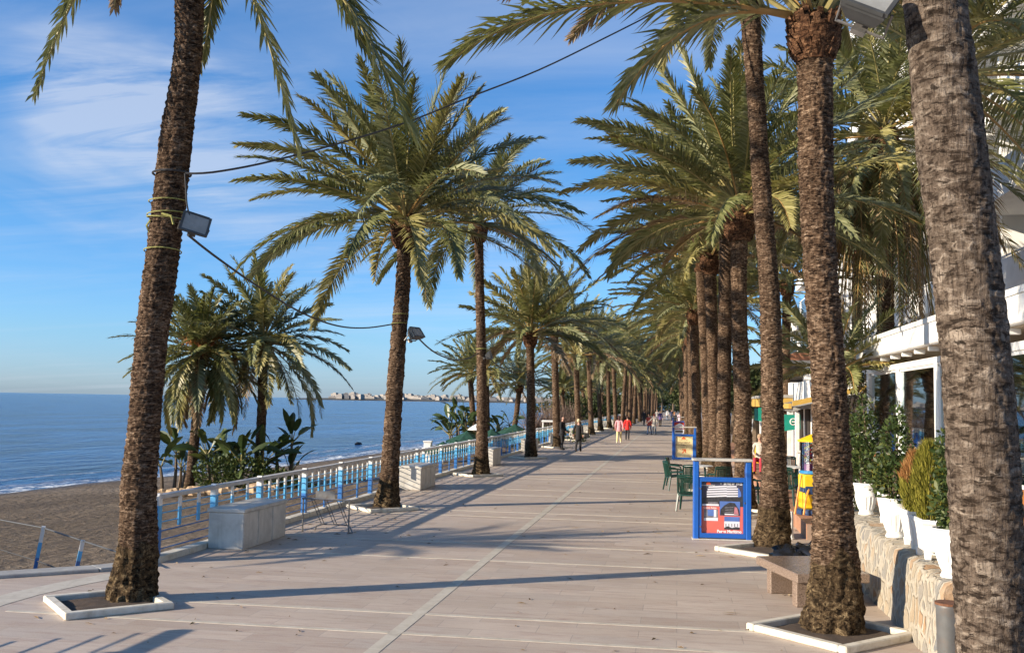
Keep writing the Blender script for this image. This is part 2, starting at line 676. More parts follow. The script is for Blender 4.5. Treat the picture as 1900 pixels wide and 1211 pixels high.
PAV = m_paving()
LINE = m_stone('white_marble_strip', (.40, .355, .28), (.52, .465, .375), (.58, .53, .44), .55, 4)
KERB = m_stone('white_kerb_stone', (.46, .40, .30), (.62, .57, .47), (.70, .66, .57), .6, 5)
GREYKERB = m_stone('grey_kerb_stone', (.26, .25, .24), (.34, .33, .31), (.42, .41, .38), .7, 3)
MARBLE = m_stone('weathered_marble', (.40, .375, .33), (.54, .515, .465), (.66, .635, .58), .5, 2.2)
SAND, SEA = m_sand(), m_sea()
TRUNK = m_trunk('palm_bark', (.020, .011, .007), (.128, .080, .050), (.38, .27, .185))
TRUNKG = m_trunk('grey_palm_bark', (.040, .028, .020), (.150, .113, .085), (.34, .275, .215), 1.25, .55, .8, .5, 1.5)
ROOT = m_trunk('root_fibre', (.014, .009, .005), (.085, .056, .030), (.25, .18, .10), 1.4, .45)
BOOT = m_trunk('cut_leaf_base', (.025, .013, .008), (.115, .056, .030), (.34, .19, .105), .8, .5)
LEAF = m_leaf('palm_leaf', (.088, .098, .028), (.165, .172, .058), (.27, .265, .115), .28, .42, .45)
LEAFG = m_leaf('grey_green_palm_leaf', (.105, .120, .052), (.20, .21, .10), (.325, .325, .18), .28, .42, .45)
LEAFY = m_leaf('yellowing_palm_leaf', (.17, .155, .045), (.29, .255, .09), (.41, .365, .16), .28, .42, .45)
LEAFD = m_leaf('dry_palm_leaf', (.13, .085, .045), (.22, .15, .085), (.33, .25, .16), .1, .8)
RACH = paint('leaf_stalk', (.30, .255, .10), .55, .25, 5)
RACHO = paint('orange_leaf_stalk', (.36, .22, .075), .55, .25, 5)
STALK = paint('orange_fruit_stalk', (.34, .125, .028), .6, .3, 6)
BUSH = m_leaf('glossy_bush_leaf', (.022, .040, .012), (.045, .072, .020), (.10, .115, .030), .14, .5, .25)
BROAD = m_leaf('broad_leaf', (.026, .046, .014), (.048, .075, .022), (.10, .13, .045), .18, .36, .5)
TREEL = m_leaf('tree_leaf', (.018, .030, .010), (.035, .052, .016), (.085, .095, .028), .15, .6, .3)
CONI = m_leaf('conifer_leaf', (.10, .105, .014), (.20, .185, .024), (.30, .26, .05), .2, .7, .2)
CONO = m_leaf('scorched_conifer_leaf', (.26, .115, .04), (.36, .17, .06), (.44, .26, .10), .2, .7, .2)
TWIG = paint('bare_twig', (.16, .11, .085), .9, .3, 4)
WOOD = paint('brown_stem', (.12, .085, .055), .85, .35, 8, .4)
SOIL = paint('pit_soil', (.075, .05, .033), 1, .4, 12, .8)
BLUE = paint('rail_dark_blue_paint', (.035, .16, .44), .4, .2, 7, 0, ((.16, .12, .10), .35))
SKYB = paint('rail_light_blue_paint', (.10, .40, .70), .42, .18, 7, 0, ((.30, .28, .24), .3))
WHITEP = paint('rail_white_paint', (.74, .73, .70), .5, .08, 7, 0, ((.36, .27, .19), .45))
RAILG = paint('weathered_grey_rail', (.50, .48, .45), .55, .2, 5, .2)
WHITE = paint('white_plaster', (.80, .79, .76), .75, .06, 1.2, .1, ((.55, .52, .47), .35))
WHITEG = paint('white_lacquer', (.80, .80, .78), .35, .05, 2, 0, ((.6, .58, .53), .3))
POTW = paint('white_planter_clay', (.79, .77, .73), .45, .05, 5, .05, ((.5, .44, .36), .3))
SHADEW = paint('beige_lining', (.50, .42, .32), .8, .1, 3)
SIGNB = paint('sign_blue_enamel', (.012, .10, .42), .3, .12, 4, 0, ((.03, .05, .11), .3))
SIGNG = paint('sign_grey_cap', (.46, .44, .40), .7, .2, 14, .2)
METAL = paint('dull_steel', (.22, .21, .20), .42, .25, 14, .0, ((.16, .09, .05), .4), .5, .6)
LAMPM = paint('lamp_housing', (.055, .058, .06), .45, .2, 9)
REFL = paint('lamp_reflector', (.50, .50, .47), .25, .1, 20, 0, None, .5, .7)
CABLE = paint('black_cable', (.025, .025, .027), .6)
ROPE = paint('yellow_green_rope', (.30, .29, .085), .8, .45, 40)
LAMPG = paint('lamp_glass', (.30, .30, .285), .22, .2, 8)
GREENP = paint('green_plastic', (.003, .034, .024), .32, .2, 4)
WHITEPL = paint('white_plastic', (.72, .72, .70), .4, .05, 5)
BAG = paint('black_bin_bag', (.010, .010, .011), .22, .2, 9)
TERR = m_tiles('terracotta_tile', (.33, .155, .085), (.42, .22, .13), (.30, .24, .19), .3, .3)
YEL = paint('yellow_enamel', (.80, .50, .015), .35, .12, 4)
NAVY = paint('navy_enamel', (.02, .05, .13), .35, .15, 6)
TEALP = paint('blue_enamel', (.03, .20, .42), .35, .15, 6)
PINK = paint('pink_balls', (.55, .10, .32), .4, .3, 22)
ORANGE = paint('orange_enamel', (.75, .27, .02), .4, .12, 6)
YFASC = paint('yellow_fascia_paint', (.50, .32, .07), .6, .1, 4)
TEAL = paint('green_awning_cloth', (.0, .22, .16), .8, .12, 5)
ROOFT = paint('grey_roof_sheet', (.34, .33, .31), .6, .15, 3, .3)
DARKIN = paint('interior_shade_paint', (.03, .024, .02), .9, .3, 2)  # flat colour that stands in for the shade inside rooms
WOODO = paint('orange_varnished_wood', (.36, .14, .04), .45, .25, 3)
GLASS = m_glass()
RUBBLE, GRANITE = m_rubble(), m_granite()
ROCK = m_stone('tan_boulder', (.26, .17, .10), (.42, .29, .17), (.52, .40, .27), .9, 2)
DARKROCK = paint('dark_reef_rock', (.03, .028, .025), .7, .3, 2, .5)
THATCH = m_leaf('green_netting', (.004, .03, .018), (.008, .05, .028), (.018, .075, .045), .05, .85, .1)
THATCHS = paint('green_sunshade_cloth', (.008, .055, .032), .9, .35, 6, .5)
# ------------------------------------------------------------------ palms
def catmull(pts, n):
    "pts: list of tuples (any dimension); n samples along the list"
    out = []
    P = [Vector(p) for p in pts]
    k = len(P) - 1
    for i in range(n):
        u = k * i / (n - 1)
        j = min(int(u), k - 1)
        t = u - j
        p0, p1, p2, p3 = P[max(j - 1, 0)], P[j], P[j + 1], P[min(j + 2, k)]
        out.append(.5 * ((2 * p1) + (p2 - p0) * t + (2 * p0 - 5 * p1 + 4 * p2 - p3) * t * t + (3 * p1 - p0 - 3 * p2 + p3) * t * t * t))
    return out


def trunk_mb(pts, rads, seg, dz, seed, flare=.9, amp=.016, period=.15, root_amp=.075):
    "pts in the palm's space, bottom to top. Old leaf scars ring the stem; roots swell the foot"
    Lh = sum((Vector(pts[i + 1]) - Vector(pts[i])).length for i in range(len(pts) - 1))
    n = max(12, int(Lh / dz))
    C = catmull([tuple(p) for p in pts], n)
    Rr = catmull([(r, 0, 0) for r in rads], n)
    mb = MB()
    vs = []
    sd = Vector((seed * 5.17, seed * 2.3, seed * .7))
    for i in range(n):
        c, r = C[i], Rr[i].x
        s = c.z
        foot = max(0.0, 1 - s / flare)
        for k in range(seg):
            a = 2 * PI * k / seg
            dx, dy = math.cos(a), math.sin(a)
            pn = Vector((dx * r, dy * r, s))
            w_ = noise.noise(Vector((dx * 1.1, dy * 1.1, s * 2.2)) + sd)
            v = s / period + .18 * math.sin(5 * a + 6 * w_) + .55 * w_ + .12 * math.sin(11 * a + s * 13)
            fr = v - math.floor(v)
            lip = (fr ** 2.2) * 1.25 - .42 if fr < .86 else .48 - (fr - .86) * 6.4
            d = amp * lip * (1 - .8 * foot) * (.55 + .9 * abs(noise.noise(Vector((dx * 2, dy * 2, math.floor(v) * 1.7)) + sd)))
            d += amp * .8 * noise.noise(Vector((dx * 5, dy * 5, s * 7)) + sd)
            d += amp * 1.1 * noise.noise(Vector((dx * 11, dy * 11, s * 21)) + sd)
            d += r * .05 * noise.noise(Vector((dx * .9, dy * .9, s * .8)) + sd)
            if foot > 0:
                rib = noise.noise(Vector((dx * 3.2, dy * 3.2, s * 1.4)) + sd) + .6 * noise.noise(Vector((dx * 9, dy * 9, s * 6)) + sd)
                d += root_amp * foot ** .6 * rib
            vs.append(Vector((c.x + dx * (r + d), c.y + dy * (r + d), c.z)))
    fs, mi = [], []
    for i in range(n - 1):
        for k in range(seg):
            j = (k + 1) % seg
            fs.append((i * seg + k, i * seg + j, i * seg + j + seg, i * seg + k + seg))
    mb.add(vs, fs)
    lim = flare * .72
    for q, f in enumerate(mb.f):
        z = vs[f[0]].z
        a = math.atan2(vs[f[0]].y - C[min(q // seg, n - 1)].y, vs[f[0]].x - C[min(q // seg, n - 1)].x)
        if z < lim * (1 + .35 * noise.noise(Vector((a, z * 3, seed * 1.0)))):
            mb.m[q] = 1
    return mb


def boots_mb(c, r, h, n, seed, rng):
    "the swollen head of cut leaf bases under the crown"
    mb = MB()
    prof = [(r * .92, -h * .5), (r * 1.12, -h * .2), (r * 1.32, h * .15), (r * 1.3, h * .5), (r * .95, h * .8), (r * .4, h * 1.0)]
    mb.lathe(c, prof, 14)
    for i in range(n):
        t = (i + .5) / n
        a = i * 2.39996 + rng.uniform(-.4, .4)
        z = -h * .42 + t * h * 1.25
        rr = r * (1.05 + .34 * math.sin(min(1, t * 1.1) * PI * .62))
        if t > .8:
            rr *= 1 - (t - .8) * 1.5
        p = Vector((c[0] + rr * .82 * math.cos(a), c[1] + rr * .82 * math.sin(a), c[2] + z))
        out = Vector((math.cos(a), math.sin(a), 1.15 + t * 1.2)).normalized()
        L = rng.uniform(.03, .13) * (r / .2)
        wd = r * rng.uniform(.24, .40)
        sx = Vector((-math.sin(a), math.cos(a), 0))
        up = out.cross(sx)
        q = p + out * L
        th = r * rng.uniform(.10, .2)
        vs = [p - sx * wd * .6 - up * th, p + sx * wd * .6 - up * th, p + sx * wd * .5 + up * th, p - sx * wd * .5 + up * th,
              q - sx * wd * .42 - up * th * .5, q + sx * wd * .42 - up * th * .5, q + sx * wd * .3 + up * th * .7, q - sx * wd * .3 + up * th * .7]
        mb.add(vs, [(0, 3, 2, 1), (4, 5, 6, 7), (0, 1, 5, 4), (1, 2, 6, 5), (2, 3, 7, 6), (3, 0, 4, 7)])
    return mb


def frond(mb, pts, n, Ll, wd, rng, mleaf=0, mrach=1, rr=.022, side0=None, vee=.42, t0=.17, roll=0.0):
    "one feather leaf along a polyline: a stalk and two ranks of narrow blades"
    npt = len(pts)
    mb.tube(pts, [rr * (1.25 - .2 * min(1, i / 2)) * (1 - .82 * i / (npt - 1)) + .003 for i in range(npt)], 4, mrach, False)
    Lt = sum((pts[i + 1] - pts[i]).length for i in range(npt - 1))
    side_prev = side0
    vs, fs, = [], []
    ms = []
    Z = Vector((0, 0, 1))
    frames = []
    for i in range(npt):
        T = (pts[min(i + 1, npt - 1)] - pts[max(i - 1, 0)]).normalized()
        s = T.cross(Z)
        if side_prev is None:
            side_prev = s.normalized() if s.length > .05 else Vector((1, 0, 0))
        if s.length < .25 or s.dot(side_prev) < 0:
            s = side_prev - T * side_prev.dot(T)
        s = s.normalized()
        side_prev = s
        frames.append((T, s))
    for i in range(n):
        t = t0 + (1 - t0) * ((i + .5) / n)
        u = t * (npt - 1)
        j = min(int(u), npt - 2)
        q = u - j
        pos = pts[j].lerp(pts[j + 1], q)
        T = frames[j][0].lerp(frames[j + 1][0], q).normalized()
        s = frames[j][1].lerp(frames[j + 1][1], q).normalized()
        nr = s.cross(T)
        if roll:
            s = (s * math.cos(roll * t) + nr * math.sin(roll * t)).normalized()
            nr = s.cross(T)
        pr = min(1.0, .45 + t * 1.9) if t < .55 else 1 - .62 * ((t - .55) / .45) ** 1.5
        for sg in (1, -1):
            if rng.random() < .04:
                continue
            a = 1.12 - .68 * t + rng.uniform(-.13, .13)
            v = vee * rng.choice((-.45, .2, .7, 1.5)) + rng.uniform(-.16, .16)
            L = Ll * pr * rng.uniform(.84, 1.14)
            d = T * math.cos(a) + (s * sg * math.cos(v) + nr * math.sin(v)) * math.sin(a)
            p1 = pos + d * L * .5
            d2 = (d + Vector((0, 0, -.34 * rng.uniform(.3, 1.5)))).normalized()
            p2 = p1 + d2 * L * .5
            wv = T - d * T.dot(d)
            wv = wv.normalized() if wv.length > 1e-3 else nr
            wv = (wv * .82 + nr * .57 * sg).normalized() * (wd * .5)
            b = len(vs)
            vs += [pos - wv * .55, pos + wv * .55, p1 + wv, p1 - wv, p2]
            fs += [(b, b + 1, b + 2, b + 3), (b + 3, b + 2, b + 4)]
            ms += [mleaf, mleaf]
    o = len(mb.v)
    mb.v.extend(vs)
    mb.f.extend([[k + o for k in f] for f in fs])
    mb.m.extend(ms)


def arc(c, az, th0, bend, L, n=12, pw=1.35, r0=.12, curl=0.0):
    "polyline of a frond that leaves the head at th0 from vertical and bends over by bend"
    p = Vector(c) + Vector((math.cos(az), math.sin(az), 0)) * r0
    pts = [p.copy()]
    for i in range(n):
        t = (i + .5) / n
        th = th0 + bend * t ** pw
        aa = az + curl * t
        p = p + Vector((math.cos(aa) * math.sin(th), math.sin(aa) * math.sin(th), math.cos(th))) * (L / n)
        pts.append(p.copy())
    return pts


def bez(p0, p1, p2, n=13):
    p0, p1, p2 = Vector(p0), Vector(p1), Vector(p2)
    return [p0 * (1 - t) ** 2 + p1 * 2 * t * (1 - t) + p2 * t * t for t in [i / (n - 1) for i in range(n)]]


MATS_CROWN = [LEAF, RACH, LEAFG, LEAFY, LEAFD, RACHO]


def crown_mb(c, seed, nf=42, L=3.9, th=(6, 100), bend=(26, 62), n=60, Ll=.54, wd=.034, r0=.14, dry=.05, tone=0, az0=None, h=.3, keep=None):
    mb = MB()
    rng = random.Random(seed)
    for i in range(nf):
        k = (i + .5) / nf
        az = i * 2.39996 + rng.uniform(-.2, .2) + (az0 or 0)
        if keep and not keep(az, k):
            continue
        t0 = R(th[0] + (th[1] - th[0]) * k ** .78 + rng.uniform(-8, 8))
        bd = R(bend[0] + (bend[1] - bend[0]) * k + rng.uniform(-12, 16))
        LL = L * rng.uniform(.84, 1.1) * (.80 + .2 * min(1, k * 2.2))
        z = c[2] + h * (1 - k)
        pts = arc((c[0], c[1], z), az, t0, bd, LL, 11, 1.3, r0 * (.35 + .65 * k), rng.uniform(-.35, .35))
        q = rng.random()
        if k > .9 and rng.random() < dry * 6:
            ml = 4
        elif q < .16 + .12 * k:
            ml = 3
        elif q < .55 + .2 * tone:
            ml = 2
        else:
            ml = 0
        frond(mb, pts, n, Ll, wd, rng, ml, 5 if rng.random() < .25 else 1, .026, None, .5 - .25 * k, .17 if k < .85 else .25, rng.uniform(-.6, .6))
    return mb


def palm(name, label, base, pts, rads, seed, crown=None, group=None, seg=24, dz=.035, boots=(.3, .45, 60), cat='palm tree', bark=TRUNK, amp=.016, period=.15, flare=.9, crown_mesh=None, crown_rz=0, crown_sc=1.0):
    "pts/rads: stem line in world space from ground to head"
    base = Vector(base)
    t = thing(name, label, cat, base, 0, group)
    loc = [Vector(p) - base for p in pts]
    tm = trunk_mb(loc, rads, seg, dz, seed, flare, amp, period)
    local(t, 'trunk', tm, [bark, ROOT], True)
    top = loc[-1]
    rng = random.Random(seed)
    if boots:
        local(t, 'leaf_bases', boots_mb(top, boots[0], boots[1], boots[2], seed, rng), [BOOT], False)
    if crown is not None:
        kw = dict(crown)
        kw.setdefault('h', .3)
        local(t, 'crown', crown_mb((top.x, top.y, top.z + .25), seed, **kw), MATS_CROWN)
    elif crown_mesh is not None:
        o = bpy.data.objects.new('crown', crown_mesh)
        COL.objects.link(o)
        o.parent = t
        o.location = (top.x, top.y, top.z + .25)
        o.rotation_euler = (0, 0, crown_rz)
        o.scale = (crown_sc,) * 3
    return t, top


def px_stem(rows, D, foot_z=0.0):
    "rows of (px, py, half width px) from ground to head -> world points and radii"
    P = [Q(x, y, D) for x, y, h in rows]
    return P, [h * D / FPX for x, y, h in rows]


def part_fronds(t, specs, D=None, n=125, Ll=.60, wd=.032, seed=1, base=None):
    "separately modelled leaves of a near palm: (P0, P1, P2) each its own part"
    rng = random.Random(seed)
    for (a, b, c, ml, extra) in specs:
        mb = MB()
        pts = bez(a, b, c, 14)
        frond(mb, pts, n, Ll * extra.get('s', 1), wd, rng, ml, extra.get('r', 1), .028, None, extra.get('v', .42), extra.get('t0', .14), extra.get('roll', 0))
        obj('frond', mb, MATS_CROWN, t)


PG = 'date palms along the promenade'
# --- seaward row
L1D = 12.65
rows = [(247, 1122, 46), (246, 1100, 44), (253, 1050, 37), (257, 1000, 34), (258, 900, 31), (267, 802, 28.5), (274, 701, 28), (284, 600, 28.5), (298, 500, 29.5), (309, 410, 29.5), (319, 330, 29.5), (328, 248, 29), (340, 165, 26), (350, 83, 25), (352, 0, 26), (352, -110, 29), (352, -190, 30)]
P, RR = px_stem(rows, L1D)
P[0].z = -.03
L1, top = palm('date_palm', 'tall leaning date palm nearest on the seaward side, floodlight and rope on its trunk', (P[1].x, P[1].y, 0), P, RR, 3, seg=60, dz=.0135, boots=(.27, .5, 112), amp=.017, period=.085, flare=1.0, group=PG,
               crown=dict(nf=30, L=4.2, th=(4, 52), bend=(20, 48), n=90, h=.5, wd=.038))
hd = P[-1] + Vector((0, 0, .2))
part_fronds(L1, [
    (hd, Q(205, -230, 12.2), Q(64, 176, 12.0), 2, dict(s=.72)),
    (hd, Q(432, -150, 12.9), Q(372, 124, 13.3), 0, dict(s=.62)),
    (hd, Q(470, -80, 12.4), Q(556, 292, 12.3), 2, dict(s=.8)),
    (hd, Q(610, -160, 11.6), Q(766, 252, 11.3), 0, dict(s=1.15, r=1)),
    (hd, Q(560, -190, 12.0), Q(694, 128, 11.7), 0, dict(s=1.0)),
    (hd, Q(230, -330, 13.5), Q(128, -60, 15.5), 2, dict(s=.8)),
    (hd, Q(500, -330, 14.5), Q(560, -40, 16.0), 2, dict(s=.8)),
    (hd, Q(235, -200, 12.8), Q(212, 14, 13.2), 4, dict(s=.6)),
], seed=5)

rows = [(719, 943, 27), (719, 930, 25), (721, 905, 20), (723, 870, 17.5), (728, 800, 16.2), (734, 700, 15.2), (742, 600, 14), (748, 520, 13.2), (750, 470, 13), (752, 440, 15)]
P2, RR = px_stem(rows, 24.1)
P2[0].z = -.03
L2, top2 = palm('date_palm', 'tall full-crowned date palm with a small floodlight, beside the bicycle rack and railing', (P2[1].x, P2[1].y, 0), P2, RR, 8, seg=32, dz=.035, boots=(.27, .55, 96), group=PG, amp=.022, period=.2,
                crown=dict(nf=58, L=4.4, dry=0, th=(2, 90), bend=(20, 56), n=112, h=.5, wd=.04, tone=.6, Ll=.58))
rows = [(893, 884, 19), (893, 870, 16), (894, 830, 11.5), (894, 750, 9.6), (893, 660, 9), (891, 560, 8.4), (889, 470, 8.4), (888, 436, 9.5)]
P3, RR = px_stem(rows, 35.0)
P3[0].z = -.03
L3, top3 = palm('date_palm', 'slender tall date palm with drooping crown, third along the seaward row, between two marble boxes', (P3[1].x, P3[1].y, 0), P3, RR, 11, seg=24, dz=.045, boots=(.25, .5, 73), group=PG, amp=.02, period=.19,
                crown=dict(nf=44, L=4.3, th=(10, 104), bend=(34, 66), n=96, h=.4, wd=.044, tone=.3, Ll=.58))
rows = [(986, 853, 14), (985, 840, 11.5), (985, 800, 8.8), (985, 730, 8.0), (984, 660, 7.6), (984, 634, 8.5)]
P4, RR = px_stem(rows, 46.2)
P4[0].z = -.03
L4, top4 = palm('date_palm', 'short seaward-row date palm with a yellowish open crown, fourth from the camera', (P4[1].x, P4[1].y, 0), P4, RR, 15, seg=18, dz=.06, boots=(.26, .5, 64), group=PG, amp=.02, period=.2,
                crown=dict(nf=46, L=4.0, th=(2, 94), bend=(16, 50), n=66, wd=.06, tone=0, Ll=.58, dry=.1))
rows = [(1034, 835, 11), (1034, 815, 8), (1032, 760, 7), (1030, 690, 6.4), (1029, 618, 7)]
P5, RR = px_stem(rows, 57.2)
P5[0].z = -.03
L5, top5 = palm('date_palm', 'date palm of the seaward row that a man in black stands against', (P5[1].x, P5[1].y, 0), P5, RR, 21, seg=16, dz=.07, boots=(.25, .5, 57), group=PG, amp=.02, period=.2,
                crown=dict(nf=48, L=4.4, th=(2, 94), bend=(18, 55), n=58, wd=.066, tone=.6, Ll=.58))

# --- inland row
R1D = 11.6
rows = [(1546, 1178, 57), (1546, 1165, 56), (1549, 1100, 47.5), (1548, 1020, 41), (1546, 950, 36.5), (1544, 850, 34), (1537, 700, 31.5), (1530, 600, 30.5), (1523, 500, 29.5), (1517, 400, 30), (1514, 300, 31), (1513, 200, 31.5), (1512, 130, 32), (1511, 85, 38)]
PR1, RR = px_stem(rows, R1D)
PR1[0].z = -.03
R1, topr = palm('date_palm', 'date palm with orange cut leaf bases under its crown, beside the granite bench', (PR1[1].x, PR1[1].y, 0), PR1, RR, 31, seg=60, dz=.0125, boots=(.232, .40, 110), group=PG, amp=.019, period=.075, flare=1.15, bark=TRUNK,
                crown=dict(nf=34, L=4.4, th=(4, 54), bend=(18, 42), n=95, h=.5, wd=.036))
hr = PR1[-1] + Vector((0, 0, .35))
part_fronds(R1, [
    (hr + Vector((-.1, 0, 0)), Q(1050, -58, 11.2), Q(832, 114, 11.0), 0, dict(s=1.15, r=5)),
    (hr + Vector((-.15, 0, -.05)), Q(1285, -35, 11.6), Q(1143, 192, 12.0), 2, dict(s=1.0, r=5)),
    (hr + Vector((-.1, .1, 0)), Q(1300, -210, 12.5), Q(940, -6, 13.5), 4, dict(s=.8, r=5)),
    (hr + Vector((.12, .05, 0)), Q(1640, -90, 12.4), Q(1760, 40, 13.6), 0, dict(s=.9)),
    (hr + Vector((-.05, -.1, 0)), Q(1440, -240, 10.6), Q(1200, -120, 9.6), 0, dict(s=.9, r=5)),
], seed=9)

rows = [(1432, 1018, 38), (1432, 1008, 35), (1435, 960, 29), (1437, 900, 24.5), (1434, 800, 20.5), (1432, 700, 19.5), (1430, 600, 19), (1425, 500, 18), (1417, 400, 17.3), (1410, 300, 16.8), (1404, 200, 16.4), (1394, 60, 17), (1388, 5, 19), (1385, -30, 20)]
PR2, RR = px_stem(rows, 18.4)
PR2[0].z = -.03
R2_, top = palm('date_palm', 'very tall dark date palm behind the granite bench, crown above the picture', (PR2[1].x, PR2[1].y, 0), PR2, RR, 37, seg=40, dz=.017, boots=(.27, .55, 96), group=PG, amp=.015, period=.08, flare=1.1,
                crown=dict(nf=44, L=4.2, th=(4, 82), bend=(22, 55), n=90, h=.5, wd=.038))
rows = [(1386, 960, 24), (1385, 945, 21), (1380, 880, 17), (1379, 800, 15.8), (1376, 700, 15.4), (1372, 600, 14.6), (1371, 500, 14.6), (1372, 425, 16)]
PR3, RR = px_stem(rows, 24.6)
PR3[0].z = -.03
palm('date_palm', 'date palm directly behind the blue poster stand, wide dense crown over the promenade', (PR3[1].x, PR3[1].y, 0), PR3, RR, 41, seg=32, dz=.035, boots=(.30, .6, 112), group=PG, amp=.018, period=.17,
     crown=dict(nf=60, L=4.6, th=(2, 90), bend=(18, 50), n=110, wd=.04, h=.6, tone=.3, Ll=.58))
inl = [(30.6, 1.32, 7.9, 1349), (36.7, 1.35, 7.6, 1318), (42.8, 1.3, 8.5, 1300), (48.9, .95, 6.7, 1288), (55.0, .8, 6.8, 1282)]
il = ['inland-row date palm with a slim straight trunk, next behind the poster stand palm', 'inland-row date palm with swollen orange head, right of the cream sign',
      'tall inland-row date palm half hidden between two thicker trunks', 'thick inland-row date palm whose trunk rises beside the cream information sign', 'inland-row date palm furthest back of those beside the information sign']
for q, (Y, X, h, pxt) in enumerate(inl):
    D = Y * math.cos(YAW) - X * math.sin(YAW)
    tp = Q(pxt, 500, D)
    tx = tp.x
    pts = [Vector((X, Y, -.03)), Vector((X, Y, .3)), Vector((X + (tx - X) * .15, Y, 1.2)), Vector((X + (tx - X) * .45, Y, h * .5)), Vector((tx, Y, h))]
    palm('date_palm', il[q], (X, Y, 0), pts, [.36, .30, .225, .205, .22], 50 + q, seg=22, dz=.05, boots=(.28, .6, 73), group=PG, amp=.018, period=.18,
         crown=dict(nf=50, L=4.3, th=(2, 84), bend=(18, 50), n=76, wd=.048, h=.5, tone=.4 if q % 2 else 0, Ll=.58))

# big grey trunk close on the right
rows = [(1862, 1460, 84), (1860, 1430, 80), (1852, 1330, 70), (1843, 1211, 64), (1838, 1100, 64), (1832, 1000, 63), (1827, 900, 63.5), (1817, 750, 62), (1803, 600, 61), (1788, 450, 59), (1768, 300, 60), (1752, 150, 58), (1733, 0, 54), (1712, -160, 53), (1690, -330, 54), (1670, -480, 56)]
PB, RR = px_stem(rows, 7.4)
PB[0].z = -.03
RB, top = palm('date_palm', 'thick grey leaning palm trunk close at the right edge with a floodlight high on it', (PB[1].x, PB[1].y, 0), PB, RR, 61, seg=80, dz=.014, boots=(.3, .6, 96), group=PG, amp=.010, period=.125, bark=TRUNKG, flare=.8,
               crown=dict(nf=30, L=4.0, th=(4, 66), bend=(20, 50), n=60, wd=.046, h=.5))

# --- shared crowns for the rest
CM = []
for q in range(5):
    mb = crown_mb((0, 0, 0), 200 + q, nf=48, L=4.1 + .12 * q, th=(2, 84 + 5 * q), bend=(18, 54), n=56, Ll=.56, wd=.06, h=.5, tone=.5 if q % 2 else 0, dry=.06)
    me = obj('crown_source', mb, MATS_CROWN)
    CM.append(me.data)
    bpy.data.objects.remove(me)
rng = random.Random(77)


def plain_palm(X, Y, h, seed, label, group, ground=0.0, lean=0.0, r=.2, sc=1.0, seg=12, dz=.14, name='date_palm', az=None, q=None, boots=True):
    tx, ty = X + lean, Y + rng.uniform(-.3, .3)
    pts = [Vector((X, Y, ground - .05)), Vector((X, Y, ground + .3)), Vector((X + lean * .15, Y, ground + 1.2)), Vector((X + lean * .5, Y, ground + (h - ground) * .5)), Vector((tx, ty, h))]
    return palm(name, label, (X, Y, ground), pts, [r * 1.7, r * 1.4, r * 1.06, r * .98, r], seed, seg=seg, dz=dz, boots=(r * 1.3, .5, 26) if boots else None, group=group, amp=.02, period=.22,
                crown_mesh=CM[seed % 5 if q is None else q], crown_rz=rng.uniform(0, 6.28) if az is None else az, crown_sc=sc)


ordn = {6: 'sixth', 7: 'seventh', 8: 'eighth', 9: 'ninth', 10: 'tenth'}
hts = {6: 5.4, 7: 6.3, 8: 6.4, 9: 7.2, 10: 7.0, 11: 6.2, 12: 6.8}
for k in range(6, 24):
    Y = 11.8 + 11.3 * (k - 1)
    lab = '%s date palm along the seaward row, partly behind strolling people' % ordn[k] if k in ordn else 'distant date palm far down the seaward row where the trunks merge'
    plain_palm(-6.8 + rng.uniform(-.15, .15), Y, hts.get(k, rng.uniform(5.8, 8)), 300 + k, lab, PG if k in ordn else 'distant palms of the seaward row', lean=rng.uniform(-.4, .5), sc=rng.uniform(.92, 1.1))
    if k >= 8:
        plain_palm(-5.6 + rng.uniform(-.4, .4), Y + 5.6, rng.uniform(6, 8.4), 340 + k, 'distant date palm staggered behind the seaward row trunks', 'distant palms staggered beside the seaward row', lean=rng.uniform(-.4, .5), sc=rng.uniform(.95, 1.15))
for k in range(9, 28):
    Y = 12 + 6.12 * k
    plain_palm(.75 + rng.uniform(-.25, .35), Y, rng.uniform(6.2, 8.8), 400 + k, 'distant date palm in the inland row beyond the information sign', 'distant palms of the inland row', lean=rng.uniform(-.5, .2), sc=rng.uniform(.95, 1.15), r=.21)
# ------------------------------------------------------------------ ground, beach, sea
def struct(name, mb, mats, label, cat, smooth=False):
    return tag(obj(name, mb, mats, None, smooth), label, cat, None, 'structure')


PX0 = -8.15
edge = [(-16, -12), (-16, 7.6), (-12.4, 10.6), (-9.75, 12.95), (-8.6, 13.9), (PX0, 14.5), (PX0, 330)]
mb = MB()
top_ = [Vector((x, y, 0)) for x, y in edge] + [Vector((70, 330, 0)), Vector((70, -12, 0))]
mb.add(top_, [tuple(range(len(top_) - 1, -1, -1))])
for i in range(len(edge) - 1):
    a, b = edge[i], edge[i + 1]
    mb.add([Vector((*a, 0)), Vector((*b, 0)), Vector((*b, -1.6)), Vector((*a, -1.6))], [(0, 1, 2, 3)])
struct('promenade', mb, PAV, 'pinkish marble paved promenade running from the foreground to the far palms', 'promenade')

mb = MB()
mb.box((1500 - 7, 2000, -1.0), (3000, 4400, 1.4))
struct('ground', mb, paint('dry_ground', (.16, .13, .09), .95, .25, .3), 'dry ground inland of the promenade', 'ground')

